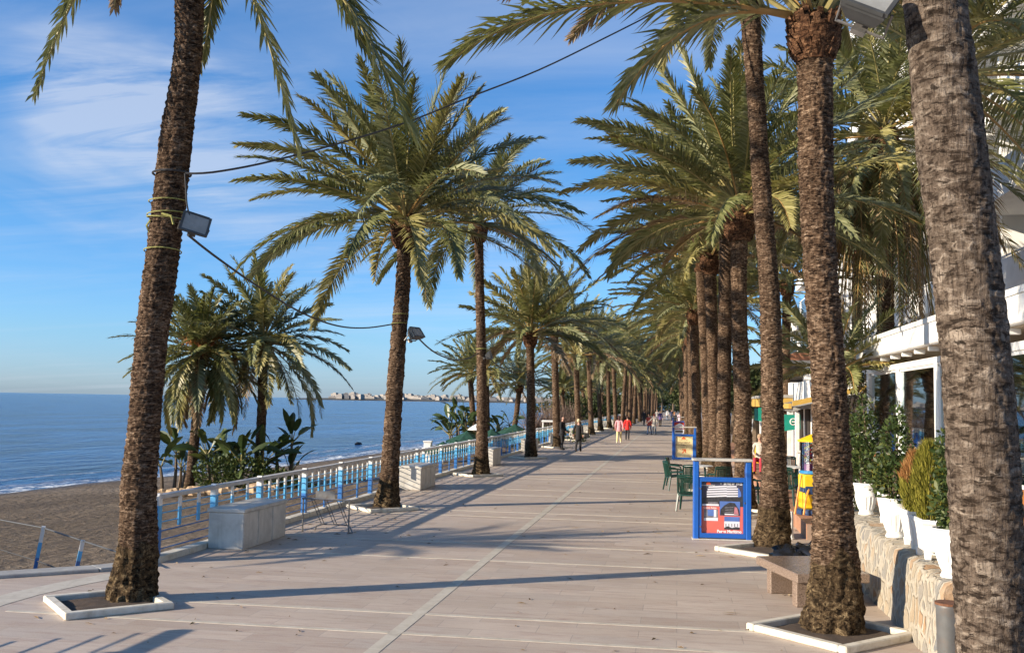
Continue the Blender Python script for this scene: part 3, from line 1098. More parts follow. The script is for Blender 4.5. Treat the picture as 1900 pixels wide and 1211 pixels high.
# inlaid strips: one long line and pairs of cross lines at each tree
mb = MB()
mb.box((-3.1, 160, .002), (.15, 339, .004))
struct('paving_strip', mb, LINE, 'long white marble strip inlaid along the middle of the promenade', 'paving strip')
mb = MB()
for k in range(-2, 40):
    for o in ((.52 if k % 2 == 0 else .93), -(.52 if k % 2 == 0 else .93)):
        Y = 11.52 + 5.68 * k + o
        for x0, x1 in ((-7.9, -3.18), (-3.02, 2.55)):
            mb.box(((x0 + x1) / 2, Y, .002), (x1 - x0, .085, .004))
struct('paving_strip', mb, LINE, 'thin white marble strips crossing the promenade in pairs', 'paving strips')
mb = MB()
pts = [(-8.9, 9.3), (-9.6, 9.2), (-8.3, 10.9), (-7.9, 11.1), (-7.7, 10.9)]
arcp = [(p.x, p.y) for p in catmull([(-7.75, 9.2, 0), (-7.95, 9.9, 0), (-8.1, 10.8, 0), (-8.15, 11.8, 0), (-7.95, 12.9, 0), (-7.7, 13.7, 0)], 9)]
vs = []
for (x, y) in arcp:
    d = Vector((-.42, .05, 0))
    vs += [Vector((x, y, .004)), Vector((x + d.x, y + d.y, .004))]
mb.add(vs, [(2 * i, 2 * i + 1, 2 * i + 3, 2 * i + 2) for i in range(8)])
struct('paving_band', mb, LINE, 'curved pale marble band in the paving at the beach ramp', 'paving band')

# kerbs
mb = MB()
y = 14.62
rng = random.Random(4)
while y < 200:
    L = rng.uniform(.9, 1.25)
    mb.bbox((-8.04, y + L / 2, .045 + rng.uniform(-.004, .004)), (.2, L - .012, .11), .012)
    y += L
struct('promenade_kerb', mb, KERB, 'low white stone kerb under the beach railing', 'kerb')
mb = MB()
for i in range(1, 5):
    a, b = Vector((*edge[i], 0)), Vector((*edge[i + 1], 0))
    d = b - a
    nrm = Vector((d.y, -d.x, 0)).normalized()
    c = (a + b) / 2 + nrm * .17
    mb.bbox((c.x, c.y, .022), (d.length + .02 * i, .38, .05 + .004 * i), .012, math.atan2(d.y, d.x))
struct('terrace_kerb', mb, GREYKERB, 'grey stone edging of the paved terrace above the sand', 'kerb')


def shore(y):
    P = [(-60, -46), (0, -40), (42, -30.4), (67, -25.6), (95, -24.5), (150, -21.5), (250, -17), (330, -13), (460, -9)]
    for (a, b), (c, d) in zip(P, P[1:]):
        if y <= c:
            t = max(0, (y - a) / (c - a))
            t = t * t * (3 - 2 * t) * .5 + t * .5
            return b + (d - b) * t
    return P[-1][1]


mb = MB()
ys = [-40 + i * 1.2 for i in range(110)] + [92 + i * 4 for i in range(90)]
us = [i / 46 for i in range(47)]
vs = []
for y in ys:
    xs_ = shore(y) + 1.1 * noise.noise(Vector((0, y * .07, 3)))
    x0 = -7.2 if y > 13 else -7.2 - min(8.5, (13 - y) * 1.3)
    for u in us:
        s = u * 1.35
        x = x0 + (xs_ - x0) * s
        z = -.62 - 1.38 * s ** 1.15 if s < 1 else -2.0 - (s - 1) * 3.2
        z += (.08 * noise.noise(Vector((x * .45, y * .45, 0))) + .05 * noise.noise(Vector((x * 1.3, y * .9, 2)))) * min(1, max(0, 1.0 - s) * 5) + .12 * noise.noise(Vector((x * .09, y * .09, 5))) * min(1, max(0, 1.0 - s) * 4)
        vs.append(Vector((x, y, z)))
nu = len(us)
fs = [(i * nu + j, i * nu + j + 1, (i + 1) * nu + j + 1, (i + 1) * nu + j) for i in range(len(ys) - 1) for j in range(nu - 1)]
mb.add(vs, fs)
struct('beach', mb, SAND, 'grey brown beach sand between the railing and the sea', 'beach', True)

mb = MB()
sy = [-400, -200] + [-60 + i * 6 for i in range(90)] + [520, 700, 1000, 1600, 2600, 4500, 9000, 20000]
ds = [-6, -3, 0, 1, 2, 3, 4, 6, 8, 11, 15, 20, 30, 50, 90, 200, 500, 1500, 5000, 20000]
vs, dist = [], []
for y in sy:
    xs_ = shore(y) + 1.1 * noise.noise(Vector((0, y * .07, 3)))
    if y > 460:
        xs_ = -9 + (y - 460) * .02
    for d in ds:
        z = -2.0
        if 0 < d < 16 and -60 <= y < 460:
            z += .10 * math.exp(-((d - 4.6 - 1.5 * noise.noise(Vector((y * .05, 0, 9)))) / 1.1) ** 2) + .07 * math.exp(-((d - 9) / 1.5) ** 2)
        vs.append(Vector((xs_ - d, y, z)))
        dist.append(d)
nd_ = len(ds)
fs = [(i * nd_ + j, i * nd_ + j + 1, (i + 1) * nd_ + j + 1, (i + 1) * nd_ + j) for i in range(len(sy) - 1) for j in range(nd_ - 1)]
mb.add(vs, fs)
sea = struct('sea', mb, SEA, 'calm blue sea reaching the horizon with a thin line of surf', 'sea', True)
uvl = sea.data.uv_layers.new(name='shore_distance')
for lp in sea.data.loops:
    uvl.data[lp.index].uv = (min(60, max(0, dist[lp.vertex_index])), 0)

# far headland across the bay
mb = MB()
vs, fs = [], []
hp = []
for i in range(60):
    t = i / 59
    x = -900 + 900 * t
    y = 2250 + 250 * math.sin(t * 2) - 700 * max(0, t - .6)
    hp.append((x, y))
for i, (x, y) in enumerate(hp):
    h = 3.0 + 3 * abs(noise.noise(Vector((i * .21, 0, 4)))) + 3.5 * min(1, i / 25)
    vs += [Vector((x, y, -3)), Vector((x, y + 12, -.6)), Vector((x, y + 60, h * .5)), Vector((x, y + 300, h)), Vector((x, y + 900, h + 3)), Vector((x, y + 900, -3))]
for i in range(59):
    for j in range(5):
        fs.append((i * 6 + j, i * 6 + 6 + j, i * 6 + 7 + j, i * 6 + 1 + j))
mb.add(vs, fs)
struct('headland', mb, paint('headland_scrub', (.085, .08, .065), .95, .4, .02), 'low dark headland across the bay under the white town', 'headland')
rng = random.Random(12)
FARW = paint('far_white_wall', (.36, .325, .29), .8, .25, .05)
FARG = paint('far_grey_wall', (.33, .30, .28), .8, .15, .05)
FARD = paint('far_window', (.09, .09, .10), .6)
src = []
for q in range(4):
    mbw, mbr, mbx = MB(), MB(), MB()
    wd, dp, ht = rng.uniform(12, 24), 14, (4, 5.5, 7.5, 10)[q]
    mbw.box((0, 0, ht / 2), (wd, dp, ht))
    mbr.box((rng.uniform(-3, 3), 0, ht + 1.1), (wd * .55, dp * .8, 2.2))
    for fl in range(int(ht / 3)):
        for k in range(int(wd / 3.4)):
            mbx.box((-wd / 2 + 2.2 + k * 3.3, -dp / 2 - .02, 1.7 + fl * 3), (1.5, .1, 1.3))
    src.append((mbw, mbr, mbx))
srcm = None
for q in range(120):
    t = rng.random()
    i = int(t * 36) + 2
    x, y = hp[i]
    k = rng.choices(range(4), (2, 4, 3, 2))[0]
    lab = 'small white building of the distant town across the bay'
    if q < 4:
        b = thing('distant_building', lab, 'building', (x, y + 40, .4), rng.uniform(-.5, .5), 'white buildings of the distant town')
        k = q
        local(b, 'wall', src[k][0], FARW)
        local(b, 'roof_storey', src[k][1], FARW)
        w_ = local(b, 'window_rows', src[k][2], FARD)
        w_['kind'] = 'stuff'
        src[k] = b
        srcm = 1
    else:
        dy = rng.uniform(18, 300)
        b = dup(src[k], (x + rng.uniform(-8, 8), y + dy, .5 + dy * .026), rng.uniform(-.5, .5), lab)
b = thing('distant_block', 'wide grey hotel block of the distant town, longest across the bay', 'building', (hp[37][0], hp[37][1] + 30, 0), .05)
mb = MB()
mb.box((0, 0, 6), (52, 14, 12))
local(b, 'wall', mb, FARG)
mb = MB()
for fl in range(4):
    mb.box((0, -7.06, 1.8 + 2.9 * fl), (50, .15, 1.1))
local(b, 'window_band', mb, FARD)

# ------------------------------------------------------------------ planting on the sand
def bz(x, y):
    s = (x + 7.2) / (shore(y) + 7.2)
    return -.62 - 1.38 * max(0, s) ** 1.15


GB = 'palms on the beach'
# cluster 1
def beach_palm(pxx, pyy, D, head, label, seed, r=.19, **kw):
    b = Q(pxx, pyy, D)
    b.z = bz(b.x, b.y) - .05
    h = Q(head[0], head[1], D)
    P = [b, b.lerp(h, .08), b.lerp(h, .5) + Vector((.05, 0, 0)), h]
    c = dict(nf=46, L=3.4, th=(2, 112), bend=(20, 62), n=52, Ll=.42, wd=.036, h=.4, tone=.1, dry=.08)
    c.update(kw)
    return palm('beach_palm', label, b, P, [r * 1.25, r * 1.05, r, r * 1.05], seed, seg=18, dz=.06, boots=(r * 1.35, .5, 40), group=GB, amp=.02, period=.18, crown=c, flare=.5)


t, hd1 = beach_palm(352, 893, 41, (371, 672), 'bushy beach palm with orange fruit stalks, half behind the nearest trunk', 91, .2, nf=84, L=3.3, th=(0, 142), tone=0, dry=.1, n=64, wd=.055, Ll=.52)
mb = MB()
rng = random.Random(3)
for c in range(7):
    a = rng.uniform(0, 6.28)
    o = hd1 + Vector((0, 0, .35))
    e = o + Vector((math.cos(a) * .75, math.sin(a) * .75, rng.uniform(.35, .9)))
    mb.tube(bez(o, o.lerp(e, .5) + Vector((0, 0, .35)), e, 6), .022, 4)
    for s_ in range(40):
        q = o.lerp(e, rng.uniform(.7, 1.05))
        d = Vector((rng.gauss(0, 1), rng.gauss(0, 1), rng.gauss(-.1, .7))).normalized() * rng.uniform(.25, .55)
        mb.tube([q, q + d * .6 + Vector((0, 0, .03)), q + d + Vector((0, 0, -.14))], [.011, .010, .006], 3, 0, False)
o_ = local(t, 'fruit_stalks', mb, STALK)
t2, _ = beach_palm(478, 885, 42, (489, 652), 'beach palm with wide drooping fronds over the broad-leaf clump', 95, .2, nf=60, L=4.1, th=(0, 126), bend=(18, 58), tone=.5, n=70, wd=.055, Ll=.54)

# broad-leaved clumps (bird-of-paradise habit): stalks that carry paddle leaves
def paddle(mb, p0, d, L, W, rng, droop=.5, mi=0):
    "one broad leaf: midrib polyline, blade folded along it, edges notched"
    d = d.normalized()
    s = d.cross(Vector((0, 0, 1)))
    s = s.normalized() if s.length > .1 else Vector((1, 0, 0))
    tw = rng.uniform(-.9, .9)
    up = s.cross(d)
    s = (s * math.cos(tw) + up * math.sin(tw)).normalized()
    n = 8
    p = Vector(p0)
    vs = []
    for i in range(n + 1):
        t = i / n
        wv = W * math.sin(PI * (t * .93 + .05)) ** .7 * (1 - .22 * rng.random() * (i % 2))
        up = s.cross(d)
        vs += [p - s * wv * .5 + up * wv * .16, p.copy(), p + s * wv * .5 + up * wv * .16]
        d = (d + Vector((0, 0, -droop / n))).normalized()
        s = (s - d * s.dot(d)).normalized()
        p = p + d * L / n
    fs = []
    for i in range(n):
        fs += [(3 * i, 3 * i + 1, 3 * i + 4, 3 * i + 3), (3 * i + 1, 3 * i + 2, 3 * i + 5, 3 * i + 4)]
    mb.add(vs, fs, mi)


def paddle_plant(name, label, base, stems, hgt, spread, seed, cat='plant', nl=6, Ls=1.0, group=None):
    rng = random.Random(seed)
    t = thing(name, label, cat, base, 0, group)
    ms, ml = MB(), MB()
    for k in range(stems):
        a = rng.uniform(0, 6.28)
        rr = spread * math.sqrt(rng.random())
        b = Vector((math.cos(a) * rr, math.sin(a) * rr, -.05))
        h = hgt * rng.uniform(.2, 1.0)
        tp = b + Vector((math.cos(a) * .25 * h * .4, math.sin(a) * .25 * h * .4, h))
        ms.tube([b, b.lerp(tp, .5) + Vector((.03, 0, 0)), tp], [.09, .075, .055], 6)
        for i in range(nl):
            aa = a + i * 2.4 + rng.uniform(-.4, .4)
            el = rng.uniform(.35, 1.35)
            d = Vector((math.cos(aa) * math.cos(el), math.sin(aa) * math.cos(el), math.sin(el)))
            L0 = rng.uniform(.35, .75) * Ls
            q = tp + d * L0
            ms.tube([tp, tp.lerp(q, .6), q], [.03, .022, .016], 4, 1)
            paddle(ml, q, d, rng.uniform(.7, 1.2) * Ls, rng.uniform(.26, .42) * Ls, rng, rng.uniform(.4, 1.5))
    local(t, 'stems', ms, [WOOD, RACH])
    local(t, 'leaves', ml, BROAD, False)
    return t


def leaf_cloud(blobs, n, size, rng, asp=2.0, shell=.55, up=.3):
    "many leaf faces through the volume of several ellipsoids"
    mb = MB()
    vs, fs = [], []
    wts = [b[1][0] * b[1][1] * b[1][2] for b in blobs]
    for i in range(n):
        c, d = rng.choices(blobs, wts)[0]
        v = Vector((rng.gauss(0, 1), rng.gauss(0, 1), rng.gauss(0, 1))).normalized()
        q = shell + (1.06 - shell) * rng.random() ** .6
        q *= 1 + .22 * noise.noise(v * 2.3 + Vector(c))
        p = Vector((c[0] + v.x * d[0] * q, c[1] + v.y * d[1] * q, c[2] + v.z * d[2] * q))
        d1 = (v + Vector((rng.gauss(0, .7), rng.gauss(0, .7), rng.gauss(up, .7)))).normalized()
        s = d1.cross(Vector((rng.gauss(0, 1), rng.gauss(0, 1), rng.gauss(0, 1))))
        s = s.normalized() if s.length > 1e-3 else Vector((1, 0, 0))
        L = size * rng.uniform(.6, 1.25)
        W = L / asp
        b = len(vs)
        vs += [p - d1 * L * .5, p + s * W * .5, p + d1 * L * .5, p - s * W * .5]
        fs.append((b, b + 1, b + 2, b + 3))
    mb.add(vs, fs)
    return mb


def bush(name, label, base, blobs, n, size, seed, mat=BUSH, cat='bush', stems=5, group=None, asp=2.0, stemr=.02, shell=.55):
    rng = random.Random(seed)
    t = thing(name, label, cat, base, 0, group)
    mb = MB()
    for k in range(stems):
        c, d = blobs[k % len(blobs)]
        b = Vector((rng.uniform(-.3, .3) * d[0], rng.uniform(-.3, .3) * d[1], 0))
        e = Vector(c) + Vector((rng.uniform(-.5, .5) * d[0], rng.uniform(-.5, .5) * d[1], rng.uniform(-.2, .6) * d[2]))
        mb.tube(bez(b, Vector((b.x, b.y, e.z * .6)), e, 5), [stemr, stemr * .9, stemr * .8, stemr * .6, stemr * .35], 5)
    local(t, 'stems', mb, WOOD)
    local(t, 'foliage', leaf_cloud(blobs, n, size, rng, asp, shell), mat)
    return t


def gz(px, py, D):
    p = Q(px, py, D)
    p.z = bz(p.x, p.y)
    return p


paddle_plant('broadleaf_clump', 'dense clump of broad paddle leaves between the two beach palms', gz(432, 885, 41), 11, 1.7, 1.1, 5, nl=6)
paddle_plant('broadleaf_plant', 'tall broad-leaved plant with two bare stems at the right of the beach clump', gz(532, 876, 42), 3, 1.9, .5, 12, nl=7, Ls=.95)
paddle_plant('broadleaf_plant', 'low broad-leaved plant at the left foot of the bushy beach palm', gz(322, 895, 43), 4, 1.5, .6, 18, nl=5)
bush('low_shrub', 'low dark shrub mass at the foot of the beach palms', gz(430, 893, 40), [((-.6, 0, .6), (1.0, .8, .8)), ((.5, .1, .6), (1.2, .8, .8)), ((1.7, .2, .4), (1.0, .8, .5)), ((2.7, .3, .25), (.8, .7, .3))], 4200, .16, 6, BUSH)
for q, (pxx, pyy, s) in enumerate([(322, 912, .34), (300, 905, .3), (365, 905, .42), (384, 912, .3), (352, 918, .26), (402, 905, .38), (420, 910, .44), (440, 906, .3), (478, 902, .42), (505, 899, .3), (340, 903, .3), (372, 900, .3)]):
    p = gz(pxx, pyy, 38)
    mb = MB()
    mb.blob((0, 0, s * .25), (s, s * .8, s * .62), q + 3, 8, 12, .5, 0, 1.6)
    tag(obj('boulder', mb, ROCK, None, False, p), ('tan rounded boulder edging the beach planting' if q > 1 else ('pale boulder leftmost of the row edging the beach planting' if q else 'tan boulder near the left end of the row edging the planting')), 'boulder', 'boulders edging the beach planting')

# just past the left edge: the beach palm that throws the soft shade over the paving
plain_palm(-17.6, 10.4, 4.1, 500, 'beach palm past the left edge whose shade falls on the paving', GB, bz(-17.2, 10.2), 0, .2, .55, 12, .14, 'beach_palm', q=1)
# cluster 2
plain = [(862, 0, 84, 4.4, .95, 'bushy beach palm left of the sunshade row, behind the slender trunk'), (932, 0, 88, 3.6, .95, 'dark leaning beach palm to the right of the sunshades')]
for q, (pxx, _, D, h, sc, lab) in enumerate(plain):
    p = gz(pxx + 20, 800, D)
    plain_palm(p.x, p.y, h, 505 + q, lab, GB, p.z, (-.5, .5)[q], .24, sc, 14, .12, 'beach_palm', q=1 + q)
p = gz(905, 800, 80)
plain_palm(p.x, p.y, 4.6, 511, 'upright beach palm with orange fruit beside the sunshade row', GB, p.z, -.2, .24, .9, 14, .12, 'beach_palm', q=4)
paddle_plant('broadleaf_clump', 'pale broad-leaved clump beside the green sunshades', gz(868, 800, 78), 12, 3.0, 1.5, 25, nl=6, Ls=1.2)
paddle_plant('broadleaf_clump', 'small dark broad-leaved clump under the leaning beach palm', gz(925, 800, 80), 6, 2.0, 1.0, 26, nl=5, Ls=1.1)
rng = random.Random(31)
far = [(1052, 112, 3.6, 'beach palm seen between the two people in black'), (1088, 130, 4.2, 'low beach palm right of the woman in black'), (1064, 150, 4.4, None), (1100, 165, 4.5, None), (1130, 190, 5, None), (1120, 140, 5.2, None), (1145, 230, 6, None), (1165, 220, 6, None), (1085, 190, 5, None), (1180, 270, 7, None), (1140, 280, 6, None), (1192, 290, 7, None)]
for q, (pxx, D, h, lab) in enumerate(far):
    p = Q(pxx, 760, D)
    z = bz(p.x, p.y) if p.y < 300 else -.5
    plain_palm(p.x, p.y, h, 520 + q, lab or 'far beach palm massed behind the seaward row', GB if lab else 'far beach palms behind the seaward row', z, rng.uniform(-.6, .6), .22, rng.uniform(.9, 1.15), 8, .3, 'beach_palm')


def bare_bush(label, base, rad, h, seed, group=None):
    rng = random.Random(seed)
    t = thing('bare_bush', label, 'bush', base, 0, group)
    mb = MB()
    for k in range(420):
        a, e = rng.uniform(0, 6.28), rng.uniform(.25, 1.5)
        d = Vector((math.cos(a) * math.cos(e) * rad, math.sin(a) * math.cos(e) * rad, math.sin(e) * h)) * rng.uniform(.6, 1)
        o = Vector((rng.uniform(-.5, .5) * rad, rng.uniform(-.5, .5) * rad, 0))
        m_ = o + d * .5 + Vector((rng.gauss(0, .2), rng.gauss(0, .2), .2))
        mb.tube([o, m_, o + d], [.03, .02, .012], 3, 0, False)
    local(t, 'twigs', mb, TWIG)
    return t


bare_bush('leafless brown bush left of the man in black', gz(1012, 790, 92), 3.0, 3.6, 3)
bare_bush('leafless brown bush behind the people in black', gz(1040, 790, 104), 3.2, 4.0, 4)
bush('low_shrub', 'low green shrub behind the railing right of the man in black', gz(1032, 795, 84), [((0, 0, .7), (1.6, 1.2, .8))], 900, .2, 44, BUSH)
bush('low_shrub', 'dark green hedge behind the railing left of the man in black', gz(1010, 800, 66), [((-1, 0, .7), (1.8, 1.2, .7)), ((1.4, 0, .8), (1.5, 1.2, .7))], 1300, .2, 45, BUSH)


def tree(label, base, h, rad, seed, n=2600, group=None, mat=TREEL, low=.42):
    rng = random.Random(seed)
    t = thing('leafy_tree', label, 'tree', base, 0, group)
    mb = MB()
    blobs = []
    mb.tube([(0, 0, -.1), (.05, 0, h * .25), (.1, .05, h * .5)], [.3, .22, .17], 8)
    for k in range(9):
        a, zz_ = k * 2.4 + rng.uniform(-.3, .3), rng.uniform(low, .92)
        r_ = rad * (.75 if zz_ < .7 else .45)
        c = Vector((math.cos(a) * r_ * .75, math.sin(a) * r_ * .75, h * zz_))
        mb.tube(bez((.05, 0, h * .3), (c.x * .3, c.y * .3, c.z * .8), c, 5), [.13, .1, .07, .05, .03], 5)
        blobs.append((c, (rad * rng.uniform(.42, .6), rad * rng.uniform(.42, .6), h * rng.uniform(.13, .2))))
    local(t, 'trunk', mb, WOOD)
    local(t, 'crown', leaf_cloud(blobs, int(n * 1.4), rad * .12, rng, 1.7, .35), mat)
    return t


rng = random.Random(8)
ends = [(3.2, 175), (5.2, 158), (2.0, 215), (-1.2, 250), (6.5, 190), (-4.5, 285), (-8.5, 300), (-12.5, 310), (3, 270)]
for q, (x, y) in enumerate(ends):
    tree('dark leafy tree closing the far end of the promenade', Vector((x, y, 0)), rng.uniform(8, 11.5), rng.uniform(3.4, 4.6), 70 + q, 2300, 'dark trees closing the promenade')
for q in range(9):
    tree('low dense dark tree in the thicket at the far end of the promenade', Vector((-34 + 4.6 * q, 318 + (q % 3) * 4, -.3)), rng.uniform(7, 9.5), rng.uniform(3.8, 4.8), 120 + q, 2400, 'thicket at the far end', low=.12)
for q, (x, y) in enumerate([(-13.5, 118), (-12.5, 132), (-14, 146), (-12.2, 162), (-13.5, 180), (-12, 200), (-13, 224), (-12, 250), (-12.5, 276), (-16.5, 150), (-16, 190), (-15.5, 235), (-.5, 312), (4, 300), (1.5, 292)]):
    tree('dark green bushy tree massed behind the far seaward palms' if q < 12 else 'low dense dark tree in the thicket at the far end of the promenade', Vector((x, y, -.7 if q < 12 else 0)), rng.uniform(3.2, 5.2), rng.uniform(2.6, 3.8), 140 + q, 1500, 'bushy trees behind the far seaward palms' if q < 12 else 'thicket at the far end', low=.1)
for q, (x, y) in enumerate([(5.5, 74), (4.9, 92), (6, 110), (5.2, 132)]):
    tree('dark leafy tree behind the inland row of palms', Vector((x, y, 0)), rng.uniform(5.2, 7), rng.uniform(2.6, 3.4), 90 + q, 1800, 'dark trees behind the inland palms')
# ------------------------------------------------------------------ tree pits
def pit(x, y, half, label, wd=.11, h=.085, wall=None, group='white kerb frames round the palms'):
    t = thing('tree_pit', label, 'tree pit', (x, y, 0), R(45), group)
    L = half * math.sqrt(2)
    for k in range(4):
        a = k * PI / 2
        mb = MB()
        c = Vector((0, -L / 2 + wd / 2, h / 2))
        mb.bbox(c, (L - (wd * 2 if k % 2 else 0) - (.004 if k % 2 else 0), wd, h - .006 * (k % 2)), .012)
        M = Matrix.Rotation(a, 3, 'Z')
        mb.v = [M @ Vector(v) for v in mb.v]
        local(t, 'kerb_stone', mb, KERB)
    mb = MB()
    n = 10
    vs = []
    e = L / 2 - wd
    for i in range(n + 1):
        for j in range(n + 1):
            u, v = -e + 2 * e * i / n, -e + 2 * e * j / n
            edge_ = i in (0, n) or j in (0, n)
            vs.append(Vector((u, v, .012 + (0 if edge_ else .022 + .03 * noise.noise(Vector((u * 4 + x, v * 4 + y, 0)))))))
    mb.add(vs, [(i * (n + 1) + j, (i + 1) * (n + 1) + j, (i + 1) * (n + 1) + j + 1, i * (n + 1) + j + 1) for i in range(n) for j in range(n)])
    local(t, 'soil', mb, SOIL, True)
    return t


proto = None
pit(-6.93, 11.55, .88, 'white kerb frame round the nearest seaward palm, floodlit leaning trunk inside')
pit(1.76, 12.12, .97, 'white kerb frame round the palm by the granite bench, touching the rubble wall')
pit(1.6, 18.45, .95, 'white kerb frame left of the granite bench, round the very tall palm')
pt0 = pit(-6.9, 23.05, .9, 'white kerb frame beside the bicycle rack, round the full-crowned palm')
dup(pt0, (-6.85, 34.3, 0), None, 'white kerb frame round the slender third palm between marble boxes')
dup(pt0, (-6.8, 45.6, 0), None, 'white kerb frame round the short yellowish palm')
for k in range(5, 13):
    dup(pt0, (-6.8, 11.8 + 11.3 * (k - 1) if k > 5 else 56.9, 0), None, 'white kerb frame round a distant palm of the seaward row', 'white kerb frames of the distant seaward palms')
dup(pt0, (1.62, 24.6, 0), None, 'white kerb frame behind the blue poster stand')
for k in range(3, 9):
    dup(pt0, (1.2 if k < 6 else .9, 12.2 + 6.12 * k, 0), None, 'white kerb frame under the inland palms among the cafe chairs', 'white kerb frames of the inland palms')

# ------------------------------------------------------------------ marble boxes along the railing
XB0, XB1 = -7.92, -7.28


def marble_box(y, L, label, group='marble boxes along the railing'):
    t = thing('marble_box', label, 'stone box', ((XB0 + XB1) / 2, y + L / 2, 0), 0, group)
    W_ = XB1 - XB0
    mb = MB()
    mb.bbox((0, 0, .31), (W_, L, .62), .012)
    local(t, 'body', mb, MARBLE)
    mb = MB()
    mb.bbox((0, 0, .655), (W_ + .05, L + .05, .066), .01)
    local(t, 'lid', mb, MARBLE)
    for k in range(1, 3):
        mb = MB()
        mb.box((W_ / 2 + .004, -L / 2 + L * k / 3, .31), (.012, .035, .6))
        local(t, 'joint_cover', mb, MARBLE)
    return t


marble_box(16.2, 1.86, 'long weathered marble box nearest the camera, beside the railing')
mbx = marble_box(28.1, 1.75, 'white marble box striped with railing shadow, past the full-crowned palm')
dup(mbx, (mbx.location.x, 39.5 + .87, 0), None, 'white marble box striped with railing shadow, past the slender third palm')
dup(mbx, (mbx.location.x, 50.8 + .87, 0), None, 'white marble box behind the short yellowish palm')
for k in range(4, 10):
    dup(mbx, (mbx.location.x, 28.9 + 11.3 * (k - 1), 0), None, 'distant white marble box along the railing', 'distant marble boxes along the railing')

# ------------------------------------------------------------------ railing
XF = -8.06


def board(z0, z1, wd, th, whit, split, cap=.03):
    "upright board: white top, light blue, then dark blue below"
    mb = MB()
    segs = [(z1 - whit, z1, 0)]
    if split is not None and split > z0:
        segs += [(split, z1 - whit, 1), (z0, split, 2)]
    else:
        segs += [(z0, z1 - whit, 1)]
    for a, b, mi in segs:
        if mi == 0:
            mb.add([Vector((x, y, z)) for z in (a, b - cap) for x, y in ((-th / 2, -wd / 2), (th / 2, -wd / 2), (th / 2, wd / 2), (-th / 2, wd / 2))] +
                   [Vector((x, y * .5, b)) for x, y in ((-th / 2, -wd / 2), (th / 2, -wd / 2), (th / 2, wd / 2), (-th / 2, wd / 2))],
                   [(0, 1, 5, 4), (1, 2, 6, 5), (2, 3, 7, 6), (3, 0, 4, 7), (4, 5, 9, 8), (5, 6, 10, 9), (6, 7, 11, 10), (7, 4, 8, 11), (8, 9, 10, 11)], 0)
        else:
            mb.add([Vector((x, y, z)) for z in (a, b) for x, y in ((-th / 2, -wd / 2), (th / 2, -wd / 2), (th / 2, wd / 2), (-th / 2, wd / 2))],
                   [(0, 1, 5, 4), (1, 2, 6, 5), (2, 3, 7, 6), (3, 0, 4, 7)], mi)
    return mb


PM = [WHITEP, SKYB, BLUE]


def mesh_of(mb, mats, name):
    o = obj(name, mb, mats)
    me = o.data
    bpy.data.objects.remove(o)
    return me


POST = mesh_of(board(0, 1.06, .11, .10, .19, .52), PM, 'post')
LONGP = mesh_of(board(.02, .97, .085, .03, .17, .42), PM, 'long_board')
SHORTP = mesh_of(board(.50, .97, .085, .025, .17, None), PM, 'short_board')
WHITEB = mesh_of(board(.30, .97, .09, .025, .20, None), [WHITEP, WHITEP, WHITEP], 'white_board')


def put(me, name, parent, x, y, z=0):
    o = bpy.data.objects.new(name, me)
    COL.objects.link(o)
    o.parent = parent
    o.location = (x, y, z)
    return o


def railing(y0, y1, label, pitch, post_every, long_every, sparse=False, top=RAILG, stuff=False, xf=XF, rails=6):
    t = thing('railing', label, 'railing', (xf, y0, 0), 0, None)
    L = y1 - y0
    mb = MB()
    mb.bbox((-.005, L / 2, 1.005), (.15, L - .02, .065), .01)
    local(t, 'top_rail', mb, top)
    zs = (.86, .74, .60, .46, .32, .18)
    for z in zs[:rails]:
        mb = MB()
        mb.tube([(.0, .01, z), (.0, L / 2, z - .006), (.0, L - .01, z)], .011, 6)
        local(t, 'rail', mb, SKYB if z > .5 else BLUE)
    n = int(round(L / pitch))
    bulk = MB()
    for i in range(n + 1):
        y = i * L / n
        if i % post_every == 0 or i == n:
            if i < n or stuff:
                put(POST, 'post', t, 0, y)
        elif i % long_every == 0 and not sparse:
            put(LONGP, 'board', t, .035, y)
        elif stuff:
            put(SHORTP, 'board', t, .035, y)
        else:
            put(SHORTP, 'board', t, .035, y)
    return t


t = railing(14.72, 18.62, 'near stretch of blue and white railing with few short boards, beside the nearest marble box', .65, 3, 99, True)
put(POST, 'post', t, -.02, -.15)
railing(3.2, 8.95, 'blue and white railing past the left edge whose shadow falls in the near left corner', .95, 2, 1)
railing(18.62, 31.35, 'blue and white railing crowded with short boards behind the bicycle rack', .40, 6, 3)
railing(31.35, 55.3, 'blue and white railing stretch from the second marble box to the two people in black', .40, 6, 3, top=WHITEP)
railing(55.3, 103, 'distant blue and white railing stretch behind the strolling women', .6, 4, 2, top=WHITEP, rails=4)
railing(103, 200, 'farthest blue and white railing stretch where the palms merge', 1.2, 4, 2, top=WHITEP, rails=4)

# handrail of the beach ramp
t = thing('ramp_handrail', 'bent grey handrail with two leaning blue and white posts at the beach ramp', 'handrail', Q(110, 1050, 16.2), 0)
for (bx, by, tx, ty, D) in ((60, 1080, 81, 976, 16.6), (139, 1070, 154, 1002, 15.9)):
    b, tp = Q(bx, by, D), Q(tx, ty, D)
    mb = MB()
    q = b.lerp(tp, .45)
    q2 = b.lerp(tp, .72)
    mb.tube([b, q], .042, 4, 2)
    mb.tube([q, q2], .042, 4, 1)
    mb.tube([q2, tp], .042, 4, 0)
    obj('post', mb, PM, t)
mb = MB()
mb.tube([Q(-60, 948, 17.6), Q(0, 964, 17.2), Q(81, 979, 16.6), Q(154, 1003, 15.9), Q(212, 1022, 15.3), Q(262, 1040, 14.9)], .012, 6)
obj('rail', mb, LAMPM, t)
mb = MB()
mb.tube([Q(-60, 1004, 17.6), Q(0, 1019, 17.2), Q(68, 1040, 16.6), Q(130, 1062, 15.9)], .011, 5)
obj('wire', mb, CABLE, t)

